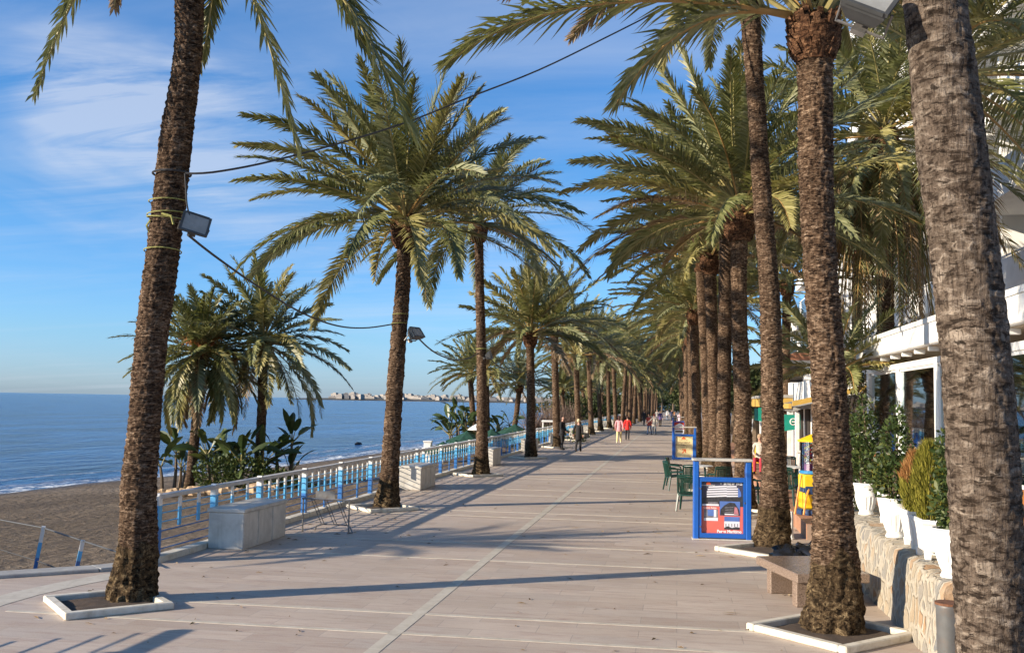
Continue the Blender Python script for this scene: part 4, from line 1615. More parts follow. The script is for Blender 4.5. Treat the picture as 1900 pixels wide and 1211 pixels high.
# ------------------------------------------------------------------ bicycle rack
b0 = G(607, 990)
t = thing('bicycle_rack', 'rusty tubular bicycle rack standing on the paving by the railing', 'bicycle rack', b0, 0)
A, B_ = G(561, 986), G(652, 990)
ax = (B_ - A)
ax.z = 0
Lr = ax.length
ax.normalize()
pr = Vector((-ax.y, ax.x, 0))


def rp(u, v, z):
    return A + ax * u + pr * v + Vector((0, 0, z))


mb = MB()
mb.tube([rp(0, .0, .0), rp(0, 0, .66)], .016, 6)
mb.tube([rp(Lr - .06, 0, .0), rp(Lr - .06, 0, .64)], .016, 6)
obj('upright', mb, METAL, t)
mb = MB()
mb.tube([rp(-.02, 0, .645), rp(Lr - .04, 0, .635)], .02, 6)
obj('top_bar', mb, METAL, t)
mb = MB()
mb.tube([rp(.13, .30, .0), rp(.18, .28, .10), rp(.26, .26, .13), rp(Lr - .2, .26, .13), rp(Lr - .1, .20, .10), rp(Lr, .05, .02), rp(Lr - .08, -.02, .012)], .015, 6)
obj('base_bar', mb, METAL, t)
for k in range(3):
    u = .16 + k * .26
    for o in (0, .06):
        mb = MB()
        mb.tube([rp(u + o, 0, .64), rp(u + o + .13, .24, .14)], .008, 5)
        obj('wheel_bar', mb, METAL, t)
mb = MB()
mb.box(rp(.44, .03, .72), (.40, .012, .15), math.atan2(ax.y, ax.x))
obj('plate', mb, METAL, t)

# ------------------------------------------------------------------ poster stands
def text_mesh(s, size, bold=.0, mat=None, align='CENTER'):
    cu = bpy.data.curves.new('lettering', 'FONT')
    cu.body = s
    cu.size = size
    cu.align_x = align
    cu.align_y = 'CENTER'
    cu.offset = bold
    o = bpy.data.objects.new('lettering', cu)
    COL.objects.link(o)
    dg = bpy.context.evaluated_depsgraph_get()
    me = bpy.data.meshes.new_from_object(o.evaluated_get(dg))
    bpy.data.objects.remove(o)
    me.materials.clear()
    me.materials.append(mat)
    return me


def text(parent, s, size, loc, mat, bold=0.0, align='CENTER', sx=1.0):
    o = bpy.data.objects.new('lettering', text_mesh(s, size, bold, mat, align))
    COL.objects.link(o)
    o.parent = parent
    o.location = loc
    o.rotation_euler = (R(90), 0, 0)
    o.scale = (sx, 1, 1)
    return o


INKW = paint('white_ink', (.78, .76, .74), .5, .03)
INKR = paint('red_ink', (.45, .04, .02), .5, .1)
INKO = paint('orange_ink', (.62, .10, .02), .5, .05)
INKD = paint('dark_ink', (.10, .07, .05), .5, .1)
PAPERD = paint('poster_night_sky', (.055, .055, .085), .35, .25, 2)
PAPERR = paint('poster_coral', (.64, .14, .11), .35, .06, 2)
PAPERC = paint('poster_cream', (.74, .60, .32), .4, .05, 2)
PHOTOB = paint('poster_blue_sky', (.09, .17, .45), .35, .3, 3)
PHOTOD = paint('poster_dark_trees', (.045, .045, .05), .4, .5, 22)
PHOTOW = paint('poster_white_building', (.68, .68, .74), .4, .05)
PHOTOG = paint('poster_grey', (.22, .21, .24), .4, .5, 26)
PHOTOP = paint('poster_pink_glow', (.46, .19, .22), .4, .3, 12)


def flat(parent, name, poly, y, mat):
    "printed area on the poster face: polygon in x, z at depth y"
    mb = MB()
    n = len(poly)
    mb.v = [Vector((x, y, z)) for x, z in poly] + [Vector((x, y + .0012, z)) for x, z in poly]
    mb.f = [list(range(n))] + [[i, n + i, n + (i + 1) % n, (i + 1) % n] for i in range(n)]
    mb.m = [0] * (n + 1)
    return local(parent, name, mb, mat)


def rect(x0, z0, x1, z1):
    return [(x0, z0), (x1, z0), (x1, z1), (x0, z1)]


def stand(loc, rz, label, Wd=1.10, H=1.56, dp=.24):
    t = thing('poster_stand', label, 'poster stand', loc, rz, None)
    for sg in (-1, 1):
        mb = MB()
        mb.bbox((sg * (Wd / 2 - .05), 0, H / 2 - .02), (.10, dp, H - .06), .012)
        local(t, 'side_panel', mb, SIGNB)
    mb = MB()
    mb.bbox((0, 0, H - .027), (Wd + .05, dp + .06, .05), .01)
    local(t, 'top_slab', mb, SIGNG)
    mb = MB()
    mb.bbox((0, 0, .012), (Wd + .05, dp + .06, .024), .006)
    local(t, 'foot_slab', mb, SIGNG)
    zb, zt = .045, 1.20
    fr = MB()
    fw, yy = .085, -dp / 2 + .045
    x = Wd / 2 - .104
    fr.box((0, yy, zb + fw / 2), (2 * x, .06, fw))
    fr.box((0, yy, zt - fw / 2), (2 * x, .06, fw))
    fr.box((-x + fw / 2 - .02, yy, (zb + zt) / 2), (fw - .04, .06, zt - zb - 2 * fw))
    fr.box((x - fw / 2 + .02, yy, (zb + zt) / 2), (fw - .04, .06, zt - zb - 2 * fw))
    local(t, 'frame', fr, SIGNB)
    mb = MB()
    mb.box((0, yy + .06, (zb + zt) / 2), (2 * x - .01, .05, zt - zb))
    local(t, 'back_board', mb, SIGNB)
    for sx_, z in ((-x + .022, .25), (-x + .022, .98), (x - .022, .72)):
        mb = MB()
        mb.box((sx_, yy - .034, z), (.022, .012, .03))
        local(t, 'lock', mb, METAL)
    px, pz0, pz1 = x - fw + .035, zb + fw - .002, zt - fw + .002
    return t, px, pz0, pz1, yy + .030


t, px_, z0, z1, yp = stand(((.33 + 1.41) / 2 - .02, 19.98, 0), R(4), 'blue poster stand showing a white hotel over coral red, nearest the camera')
Wp = 2 * px_
Hp = z1 - z0


def P_(u, v):
    return (-px_ + u * Wp, z0 + v * Hp)


def pr_(u0, v0, u1, v1):
    a, b = P_(u0, v0), P_(u1, v1)
    return rect(a[0], a[1], b[0], b[1])


ps = flat(t, 'poster', pr_(0, .52, 1, 1), yp - .004, PAPERD)
flat(t, 'poster', pr_(0, 0, 1, .518), yp - .004, PAPERR)
y1_, y2_, y3_ = yp - .0055, yp - .0075, yp - .0095
flat(t, 'poster_picture', [P_(.0, .52), P_(1, .52), P_(1, .70), P_(.85, .77), P_(.7, .72), P_(.5, .75), P_(.3, .69), P_(.12, .72), P_(.0, .66)], y1_, PHOTOD)
for k in range(5):
    v = .69 + k * .046
    flat(t, 'poster_picture', [P_(.13 + .02 * max(0, k - 2), v), P_(.60, v + .022), P_(.62, v + .016), P_(.88 - .03 * max(0, k - 3), v + .024), P_(.88 - .03 * max(0, k - 3), v + .052), P_(.62, v + .046), P_(.60, v + .054), P_(.13 + .02 * max(0, k - 2), v + .028)], y2_, PHOTOW)
flat(t, 'poster_picture', [P_(.88, .70), P_(.96, .72), P_(.95, .80), P_(.90, .88), P_(.885, .88)], y2_, PHOTOB)
flat(t, 'poster_picture', pr_(.02, .525, .42, .56), y2_, PHOTOW)
flat(t, 'poster_picture', pr_(.16, .56, .40, .60), y2_, PHOTOG)
flat(t, 'poster_picture', pr_(.44, .345, .93, .62), y2_, PHOTOB)
flat(t, 'poster_picture', [P_(.45, .348), P_(.925, .348), P_(.90, .47), P_(.80, .59), P_(.68, .60), P_(.55, .54), P_(.46, .46)], y3_, PHOTOD)
flat(t, 'poster_picture', [P_(.78, .37), P_(.90, .36), P_(.86, .50), P_(.80, .52)], y3_ - .002, PHOTOP)
for k in range(3):
    flat(t, 'poster_picture', [P_(.56, .40 + k * .045), P_(.77, .41 + k * .045), P_(.77, .425 + k * .045), P_(.57, .413 + k * .045)], y3_ - .002, PHOTOG)
flat(t, 'poster_picture', pr_(.56, .358, .88, .382), y3_ - .002, PHOTOW)
flat(t, 'poster_picture', pr_(.06, .235, .40, .46), y1_, PHOTOG)
flat(t, 'poster_picture', pr_(.15, .33, .33, .455), y2_, PHOTOB)
flat(t, 'poster_picture', [P_(.06, .237), P_(.40, .237), P_(.40, .30), P_(.06, .29)], y2_, PHOTOW)
flat(t, 'poster_picture', pr_(.30, .31, .36, .455), y3_, PHOTOW)
flat(t, 'poster_picture', pr_(.55, .075, .92, .325), y1_, PHOTOW)
flat(t, 'poster_picture', pr_(.55, .235, .92, .325), y2_, PHOTOB)
flat(t, 'poster_picture', [P_(.55, .076), P_(.92, .076), P_(.92, .12), P_(.83, .13), P_(.74, .11), P_(.63, .14), P_(.55, .11)], y2_, PHOTOD)
for k in range(5):
    flat(t, 'poster_picture', pr_(.58 + k * .07, .13, .60 + k * .07, .19), y2_, PHOTOG)
lg = [P_(.11, .94), P_(.23, .94), P_(.215, .97), P_(.19, .992), P_(.15, .992), P_(.125, .97)]
flat(t, 'emblem', lg, y2_, INKO)
a = P_(.16, .922)
text(t, 'MARBELLA HOTELS', .030, (a[0], y2_, a[1]), INKW, .0004)
a = P_(.985, .958)
text(t, '34 952 86 19 03', .063, (a[0], y2_, a[1]), INKW, .0022, 'RIGHT', .86)
a = P_(.47, .958)
text(t, '+', .05, (a[0], y2_, a[1]), INKW, .0012)
a = P_(.21, .488)
text(t, 'Luxury Suites', .045, (a[0], y2_, a[1]), INKW, .001)
a = P_(.965, .036)
text(t, 'Paseo Marítimo', .080, (a[0], y2_, a[1]), INKW, .0032, 'RIGHT', .92)

t, px_, z0, z1, yp = stand((.29, 47.6, 0), R(3), 'blue stand with a cream information poster and an orange arrow')
Wp = 2 * px_
Hp = z1 - z0
flat(t, 'poster', pr_(0, 0, 1, 1), yp - .004, PAPERC)
flat(t, 'emblem', [P_(.34, .85), P_(.60, .85), P_(.58, .90), P_(.53, .93), P_(.50, .965), P_(.44, .965), P_(.41, .93), P_(.36, .90)], yp - .006, INKO)
a = P_(.47, .80)
text(t, 'FUERTE HOTELS', .055, (a[0], yp - .006, a[1]), INKD, 0)
for s_, v in (('APARTMENT', .69), ('INFORMATION', .58), ('OFFICE', .47)):
    a = P_(.48, v)
    text(t, s_, .105, (a[0], yp - .006, a[1]), INKD, .001)
flat(t, 'arrow', [P_(.38, .22), P_(.42, .18), P_(.55, .31), P_(.55, .22), P_(.61, .22), P_(.61, .39), P_(.38, .39), P_(.38, .34), P_(.50, .34)], yp - .006, INKO)
a = P_(.47, .06)
text(t, 'TEL. 952', .045, (a[0], yp - .006, a[1]), INKD, 0)
flat(t, 'notice', pr_(.88, .0, 1.04, .15), yp - .036, INKW)
t, px_, z0, z1, yp = stand((.1, 84, 0), R(3), 'farthest blue poster stand with a white gabled picture on red')
Wp = 2 * px_
Hp = z1 - z0
flat(t, 'poster', pr_(0, 0, 1, 1), yp - .004, INKR)
flat(t, 'poster_picture', [P_(.05, .45), P_(.95, .45), P_(.95, .75), P_(.55, .93), P_(.05, .70)], yp - .006, INKW)
for k in range(4):
    flat(t, 'poster_picture', pr_(.15 + .2 * k, .47, .2 + .2 * k, .72), yp - .008, INKR)
flat(t, 'poster_picture', pr_(0, 0, 1, .40), yp - .006, INKW)
flat(t, 'poster_picture', pr_(.1, .15, .9, .30), yp - .008, INKD)

# ------------------------------------------------------------------ cafe chairs and tables
def make_chair(label):
    t = thing('cafe_chair', label, 'chair', (0, 0, 0), 0, 'green plastic cafe chairs')
    mb = MB()
    vs = []
    for i in range(7):
        for j in range(7):
            u, v = -1 + i / 3, -1 + j / 3
            vs.append(Vector((u * (.23 + .015 * v), v * .22 - .01, .43 + .018 * u * u - .012 * v * 0 + .02 * v)))
    n = len(vs)
    fs = [(i * 7 + j, i * 7 + 7 + j, i * 7 + 8 + j, i * 7 + 1 + j) for i in range(6) for j in range(6)]
    mb.add(vs + [p - Vector((0, 0, .022)) for p in vs], fs + [tuple(k + n for k in reversed(f)) for f in fs])
    rim = [j for j in range(7)] + [i * 7 + 6 for i in range(1, 7)] + [42 + j for j in range(5, -1, -1)] + [i * 7 for i in range(5, 0, -1)]
    mb.add(vs + [p - Vector((0, 0, .04)) for p in vs], [(rim[k], rim[(k + 1) % 24], rim[(k + 1) % 24] + n, rim[k] + n) for k in range(24)])
    local(t, 'seat', mb, GREENP, True)
    mb = MB()

    def bp(u, z):
        return Vector((u * (.22 - .02 * (z - .45)), -.20 - .20 * (z - .43) - .035 * (1 - u * u), z))
    top = [bp(-1 + k / 4, .86 + .02 * math.cos((-1 + k / 4) * 1.5)) for k in range(9)]
    for off in (0, .045):
        mb.tube([p - Vector((0, 0, off)) for p in top], .022, 6)
    for u in (-1, 1):
        mb.tube([bp(u, .43), bp(u, .65), bp(u, .87)], .022, 6)
    for k in range(5):
        u = -.66 + k * .33
        a, b, c = bp(u, .44), bp(u, .65), bp(u, .84)
        for x in (-.018, .018):
            mb.tube([a + Vector((x, 0, 0)), b + Vector((x, 0, 0)), c + Vector((x, 0, 0))], .014, 5)
    local(t, 'backrest', mb, GREENP)
    for sx in (-1, 1):
        for sy in (-1, 1):
            mb = MB()
            a = Vector((sx * .21, sy * .19, .43))
            b = Vector((sx * .255, sy * .245 - .02, 0))
            mb.tube([a, a.lerp(b, .5), b], [.034, .028, .022], 5)
            local(t, 'leg', mb, GREENP)
        mb = MB()
        mb.tube([bp(sx, .66), Vector((sx * .262, -.08, .655)), Vector((sx * .268, .12, .64)), Vector((sx * .262, .19, .60)), Vector((sx * .235, .19, .44))], [.022, .026, .026, .022, .022], 6)
        local(t, 'armrest', mb, GREENP)
    return t


def make_table(label):
    t = thing('cafe_table', label, 'table', (0, 0, 0), 0, 'white topped cafe tables')
    mb = MB()
    mb.lathe((0, 0, 0), [(.0, .70), (.43, .70), (.455, .705), (.46, .72), (.455, .735), (.0, .738)], 20)
    local(t, 'tabletop', mb, WHITEPL)
    for k in range(4):
        a = PI / 4 + k * PI / 2
        mb = MB()
        mb.tube([(.28 * math.cos(a), .28 * math.sin(a), .7), (.36 * math.cos(a), .36 * math.sin(a), 0)], [.03, .022], 6)
        local(t, 'leg', mb, GREENP)
    return t


tb = make_table('white round cafe table left of the cream information stand chairs')
ch = make_chair('green plastic cafe chair nearest, half hidden by the blue poster stand')
tb.location = (.62, 31.4, 0)
ch.location = (.27, 25.1, 0)
ch.rotation_euler = (0, 0, R(-12))
tb['label'] = 'white round cafe table seen just above the nearest poster stand'
for (x, y, rz, lab) in ((-.10, 30.9, -70, 'green plastic cafe chair standing out alone on the paving, armrest towards the promenade'), (-.05, 32.7, -100, 'green plastic cafe chair with its back under the cream information poster'),
                        (.35, 29.3, 5, 'green plastic cafe chair between the poster stand and the white table'), (1.15, 28.9, 20, 'green plastic cafe chair seen through the gap of the poster stand'),
                        (2.0, 27.2, -70, 'green plastic cafe chair right of the poster stand, beside the dark trunk'), (2.5, 24.3, -20, 'green plastic cafe chair behind the very tall dark trunk'),
                        (3.0, 28.9, 170, 'green plastic cafe chair beyond the right-hand white table'), (3.35, 24.6, 40, 'green plastic cafe chair beside the sweet machine')):
    dup(ch, (x, y, .3 if x > 2.4 else 0), R(rz), lab)
dup(tb, (1.1, 26.0, 0), None, 'white round cafe table straight behind the nearest poster stand')
dup(tb, (2.85, 27.0, .3), None, 'white round cafe table right of the poster stand behind the dark trunk')

# ------------------------------------------------------------------ granite bench, bag, ash bin
t = thing('granite_bench', 'polished brown granite slab bench beside the palm trunk', 'bench', (1.78, 14.22, 0), R(15.6))
mb = MB()
mb.bbox((0, 0, .405), (.98, 1.5, .12), .012)
local(t, 'seat', mb, GRANITE)
for sg in (-1, 1):
    mb = MB()
    mb.bbox((0, sg * .46, .1715), (.82, .15, .343), .01)
    local(t, 'leg', mb, GRANITE)
mb = MB()
rng = random.Random(2)
for q, (x, y, s) in enumerate(((-.18, 0, .25), (.14, .03, .28), (.0, -.14, .2), (.34, -.02, .18))):
    mb.blob((x, y, s * .72), (s * 1.1, s, s * .82), q + 11, 10, 16, .55, 0, 2.6)
mb.tube([(.1, .02, .3), (.13, .03, .40), (.18, .0, .44), (.2, .03, .41)], [.05, .02, .05, .01], 6)
tag(obj('rubbish_bag', mb, BAG, None, True, (1.93, 16.6, 0.0)), 'shiny black rubbish bags slumped on the ground behind the granite bench', 'rubbish bag')
t = thing('ash_bin', 'grey metal ash bin with rusty rim by the steps at the thick trunk', 'ash bin', (2.36, 9.45, 0), 0)
mb = MB()
mb.lathe((0, 0, 0), [(.085, 0), (.09, .02), (.108, .84), (.112, .86), (.112, .90), (.094, .90), (.09, .83), (.0, .82)], 20)
local(t, 'body', mb, paint('bin_grey_metal', (.10, .10, .098), .5, .2, 9, 0, ((.16, .09, .05), .4)), True)
mb = MB()
mb.lathe((0, 0, 0), [(.096, .885), (.116, .885), (.119, .905), (.096, .906)], 20)
local(t, 'rim', mb, paint('rusty_rim', (.16, .065, .03), .8, .4, 25))
t = thing('white_post', 'short white post beside the very tall dark trunk and terracotta step', 'post', G(1467, 1000), 0)
mb = MB()
mb.lathe((0, 0, 0), [(.055, 0), (.055, .5), (.05, .53), (.03, .545)], 10)
local(t, 'shaft', mb, WHITEP)
mb = MB()
mb.lathe((0, 0, 0), [(.075, 0), (.075, .03), (.056, .04)], 10)
local(t, 'base', mb, WHITEP)

# ------------------------------------------------------------------ rubble wall, steps, planters
mb = MB()
ny, nz = 90, 8
Y0, Y1 = 10.75, 19.4
vs = []
prof = [(2.60, 0), (2.605, .2), (2.615, .4), (2.63, .6), (2.645, .76), (2.67, .835), (2.74, .86), (3.05, .865), (3.4, .86), (3.4, .0)]
for i in range(ny + 1):
    y = Y0 + (Y1 - Y0) * i / ny
    for (x, z) in prof:
        d = .028 * noise.noise(Vector((x * 3, y * 3.2, z * 3.6))) + .012 * noise.noise(Vector((x * 9, y * 9, z * 9)))
        vs.append(Vector((x + d * (1 if z < .8 else .3), y, z + (d * .6 if z > .7 else 0) + (.05 * (y - Y0) / (Y1 - Y0) if z > .5 else 0))))
np_ = len(prof)
fs = [(i * np_ + j, i * np_ + j + 1, (i + 1) * np_ + j + 1, (i + 1) * np_ + j) for i in range(ny) for j in range(np_ - 1)]
fs += [tuple(range(np_ - 1, -1, -1)), tuple(ny * np_ + j for j in range(np_))]
mb.add(vs, fs)
wall = tag(obj('rubble_wall', mb, RUBBLE, None, True), 'low crazy-paved stone wall that carries the white planters', 'wall')
wall.data.polygons[-1].use_smooth = wall.data.polygons[-2].use_smooth = False
t = thing('steps', 'white steps with terracotta treads at the near end of the rubble wall', 'steps', (3.4, 10.1, 0), 0)
for k in range(4):
    mb = MB()
    x0 = 2.64 + .3 * k
    mb.box(((x0 + 4.4) / 2, 9.55, .085 + .17 * k), (4.4 - x0, 2.3, .166))
    obj('step', mb, WHITE, t)
    mb = MB()
    mb.box((x0 + .13, 9.55, .17 * (k + 1) + .008), (.33, 2.32, .022))
    obj('tread', mb, TERR, t)
mb = MB()
mb.box((7.4, 16.4, .44), (7.98, 11.2, .84))
mb.box((11.6, 30, .44), (.5, 40, .84))
tag(obj('restaurant_terrace', mb, TERR), 'raised terracotta terrace behind the rubble wall', 'terrace', None, 'structure')
mb = MB()
mb.box((8.2, 42.0, .15), (11.4, 43.2, .3))
tag(obj('cafe_terrace', mb, TERR), 'low terracotta terrace in front of the shops', 'terrace', None, 'structure')


def urn(label, loc, s=1.0):
    t = thing('urn_planter', label, 'planter', loc, 0, 'white planters on the rubble wall')
    t.scale = (s, s, s)
    mb = MB()
    mb.lathe((0, 0, 0), [(.115, 0), (.12, .02), (.105, .045), (.10, .06), (.145, .20), (.165, .30), (.17, .315), (.16, .325), (.178, .40), (.185, .455), (.205, .475), (.205, .50), (.18, .505), (.17, .47), (.0, .45)], 28)
    local(t, 'body', mb, POTW, True)
    for k in range(14):
        a = 2 * PI * k / 14
    mb = MB()
    for k in range(18):
        a = 2 * PI * k / 18
        ca, sa = math.cos(a), math.sin(a)
        mb.tube([(.11 * ca, .11 * sa, .09), (.147 * ca, .147 * sa, .20), (.165 * ca, .165 * sa, .295)], .007, 4)
    local(t, 'fluting', mb, POTW)
    mb = MB()
    mb.lathe((0, 0, 0), [(.0, .452), (.165, .456), (.165, .458), (.0, .475)], 16)
    local(t, 'soil', mb, SOIL)
    return t


def trough(label, loc, L=.62, W=.34, H=.46):
    t = thing('trough_planter', label, 'planter', loc, 0, 'white planters on the rubble wall')
    mb = MB()
    # tapering open box with rim
    def ringz(w_, l_, z):
        return [Vector((-w_ / 2, -l_ / 2, z)), Vector((w_ / 2, -l_ / 2, z)), Vector((w_ / 2, l_ / 2, z)), Vector((-w_ / 2, l_ / 2, z))]
    rs = ringz(W * .66, L * .8, .09) + ringz(W * .72, L * .84, .16) + ringz(W * .95, L * .97, H - .05) + ringz(W, L, H - .05) + ringz(W, L, H) + ringz(W * .88, L * .93, H) + ringz(W * .86, L * .92, H - .05)
    fs = [(3, 2, 1, 0), (24, 25, 26, 27)]
    for k in range(6):
        for i in range(4):
            j = (i + 1) % 4
            fs.append((k * 4 + i, k * 4 + j, k * 4 + 4 + j, k * 4 + 4 + i))
    mb.add(rs, fs)
    local(t, 'body', mb, POTW)
    for sx in (-1, 1):
        for sy in (-1, 1):
            mb = MB()
            mb.box((sx * W * .26, sy * L * .33, .045), (.075, .085, .09), taper=.75)
            local(t, 'foot', mb, POTW)
    mb = MB()
    mb.box((0, 0, H - .052), (W * .84, L * .9, .02))
    local(t, 'soil', mb, SOIL)
    return t


ZW = .875
urn('white urn planter nearest the camera, half behind the thick grey trunk', (2.80, 11.05, ZW - .005))
trough('white trough planter nearest the camera with a yellow-green conifer', (2.92, 12.42, ZW))
trough('white trough planter with the orange-tipped conifer', (2.96, 13.25, ZW + .005), .6)
urn('white urn planter between the trough planters in the middle of the wall', (2.86, 14.1, ZW + .01), 1.04)
trough('white trough planter farther along, between the two larger urns', (3.1, 15.5, ZW + .02), .6)
urn('white urn planter farther along, next to the palm trunk', (2.96, 16.75, ZW + .025), 1.0)
urn('white urn planter farthest along the wall, mostly behind the palm trunk', (3.05, 18.1, ZW + .03), .95)
mb = MB()
mb.bbox((2.9, 10.28, .80), (.34, .5, .30), .01)
tag(obj('white_plinth', mb, POTW), 'white block at the wall end above the steps', 'plinth')
BG = 'potted bushes on the rubble wall'
bush('potted_bush', 'dark glossy potted bush nearest the camera, beside the thick grey trunk', (2.80, 11.05, ZW + .46), [((0, 0, .30), (.20, .20, .34)), ((.02, .05, .72), (.18, .18, .36)), ((0, 0, .1), (.16, .16, .14))], 900, .085, 101, BUSH, 'potted bush', 4, BG, 2.2, .012, .35)
bush('potted_bush', 'broad glossy potted bush mid-wall, in front of the white pavilion posts', (2.86, 14.1, ZW + .47), [((0, 0, .32), (.30, .32, .34)), ((.05, .1, .72), (.22, .26, .40)), ((.06, .1, 1.08), (.12, .14, .24))], 1500, .09, 102, BUSH, 'potted bush', 5, BG, 2.2, .014, .35)
bush('potted_bush', 'tall glossy potted bush next to the palm trunk', (2.96, 16.75, ZW + .46), [((0, 0, .42), (.30, .32, .36)), ((0, .1, .84), (.24, .26, .38)), ((.02, .1, 1.22), (.13, .15, .28))], 1500, .09, 103, BUSH, 'potted bush', 5, BG, 2.2, .014, .35)
bush('potted_bush', 'glossy potted bush farthest along the wall behind the palm trunk', (3.05, 18.1, ZW + .45), [((0, 0, .4), (.3, .3, .38)), ((0, 0, .85), (.22, .22, .35))], 900, .09, 104, BUSH, 'potted bush', 4, BG, 2.2, .014, .35)


def conifer(label, base, h, r, seed, orange=False, n=2400):
    rng = random.Random(seed)
    t = thing('potted_conifer', label, 'conifer', base, 0, 'potted conifers on the rubble wall')
    mb, mo = MB(), MB()
    st = MB()
    st.tube([(0, 0, 0), (0, 0, h * .8)], [.02, .008], 5)
    local(t, 'stem', st, WOOD)
    for k in range(n):
        z = rng.random() ** .85
        prof_ = math.sin(PI * min(1, (z * .80 + .16))) ** .7
        rr = r * prof_ * (.45 + .6 * rng.random() ** .5)
        a = rng.uniform(0, 6.28)
        rr *= 1 + .25 * noise.noise(Vector((math.cos(a) * 2, math.sin(a) * 2, z * 5 + seed)))
        p = Vector((rr * math.cos(a), rr * math.sin(a), z * h * .92))
        d = Vector((math.cos(a) * .35 + rng.gauss(0, .18), math.sin(a) * .35 + rng.gauss(0, .18), 1)).normalized()
        L = rng.uniform(.06, .13)
        s = d.cross(Vector((rng.gauss(0, 1), rng.gauss(0, 1), .2))).normalized() * rng.uniform(.004, .008)
        tgt = mo if (orange and z > .52 and math.cos(a) < .35) else mb
        tgt.add([p - s * .4, p + s, p + d * L, p - s], [(0, 1, 2, 3)])
    local(t, 'foliage', mb, CONI)
    if orange:
        o = local(t, 'scorched_tip', mo, CONO)
        o['label'] = 'orange scorched upper foliage'
    return t


conifer('yellow-green potted conifer nearest, in the trough beside the thick trunk', (2.92, 12.42, ZW + .41), .95, .20, 5, False, 5200)
conifer('potted conifer with scorched orange tip in a trough', (2.96, 13.25, ZW + .41), .80, .19, 6, True, 4200)
conifer('small yellow-green potted conifer in the farther trough between the urns', (3.1, 15.5, ZW + .42), .62, .22, 7, False, 2200)
conifer('small yellow-green conifer at the far end of the wall, left of the tall potted bush', (3.05, 17.5, ZW), .85, .2, 8, False, 1800)

# ------------------------------------------------------------------ wind-blown scraps on the paving
rng = random.Random(99)
mb = MB()
spots_ = [(-6.9, 11.5), (1.7, 12.1), (1.6, 18.4), (-6.9, 23), (-7.6, 15.5), (2.4, 14.5), (1.6, 24.5), (-6.8, 34.3), (.3, 20.2), (-7.4, 19.5)]
for k in range(420):
    if k % 3:
        a = rng.choice(spots_)
        x, y = a[0] + rng.gauss(0, 1.3), a[1] + rng.gauss(0, 1.4)
    else:
        x, y = rng.uniform(-7.6, 2.3), rng.uniform(9.5, 40)
    if not -7.85 < x < 2.5:
        continue
    an, L = rng.uniform(0, 6.28), rng.uniform(.02, .11) if k % 4 else rng.uniform(.1, .26)
    w_ = rng.uniform(.006, .016)
    d, s_ = Vector((math.cos(an), math.sin(an), 0)), Vector((-math.sin(an), math.cos(an), 0))
    c = Vector((x, y, .008))
    mb.add([c - d * L * .5, c + s_ * w_ + Vector((0, 0, rng.uniform(.004, .02))), c + d * L * .5, c - s_ * w_], [(0, 1, 2, 3)])
tag(obj('leaf_scraps', mb, LEAFD), 'dry leaf scraps scattered over the promenade paving', 'leaf litter', None, 'stuff')
# ------------------------------------------------------------------ glazed pavilion
PXF = 5.2
t = thing('glass_pavilion', 'white framed glass restaurant pavilion with flat roof beside the thick grey trunk', 'pavilion', (PXF, 20, 0), 0)
cols = [28.5, 24.9, 21.3, 17.7, 14.1, 10.9]
mb = MB()
mb.bbox((7.3, 19.6, 4.11), (4.9, 18.3, .50), .02)
obj('roof', mb, WHITEG, t)
mb = MB()
mb.box((4.835, 19.6, 4.33), (.03, 18.3, .10))
obj('gutter', mb, WHITEG, t)
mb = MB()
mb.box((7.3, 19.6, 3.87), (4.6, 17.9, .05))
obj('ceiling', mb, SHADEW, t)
mb = MB()
mb.bbox((PXF, 19.65, 3.58), (.12, 17.9, .14), .01)
obj('header_beam', mb, WHITEG, t)
for k in range(15):
    mb = MB()
    mb.bbox((5.06, 28.3 - k * 1.2, 3.80), (.22, .08, .10), .012)
    obj('rafter_end', mb, WHITEG, t)
for y in cols:
    mb = MB()
    mb.bbox((PXF, y, 2.2), (.17, .17, 2.64), .012)
    obj('column', mb, WHITEG, t)
for q, y in enumerate(cols[:-1]):
    y2 = cols[q + 1]
    c, L = (y + y2) / 2, (y - y2) - .18
    f = MB()
    for o in (-L / 2 + .03, L / 2 - .03):
        f.box((PXF, c + o, 2.45), (.06, .06, 2.1))
    f.box((PXF, c, 3.48), (.06, L, .06))
    f.box((PXF, c, 1.43), (.06, L, .06))
    w_ = obj('window', f, WHITEG, t)
    g = MB()
    g.box((PXF, c, 2.455), (.012, L - .12, 1.98))
    gp = obj('pane', g, GLASS, None, False, None, t.location)
    gp.location = (0, 0, 0)
    gp.parent = w_
    mb = MB()
    mb.box((PXF, c, 1.13), (.10, L, .52))
    obj('lower_panel', mb, WOODO, t)
    mb = MB()
    for s_ in range(9):
        mb.tube([(5.45 + .05 * math.sin(s_ * 1.9), c - L * .45 + s_ * .07, 1.2), (5.45 + .05 * math.sin(s_ * 1.9 + .4), c - L * .45 + s_ * .07, 3.5)], .045, 6)
    obj('curtain', mb, WHITE, t)
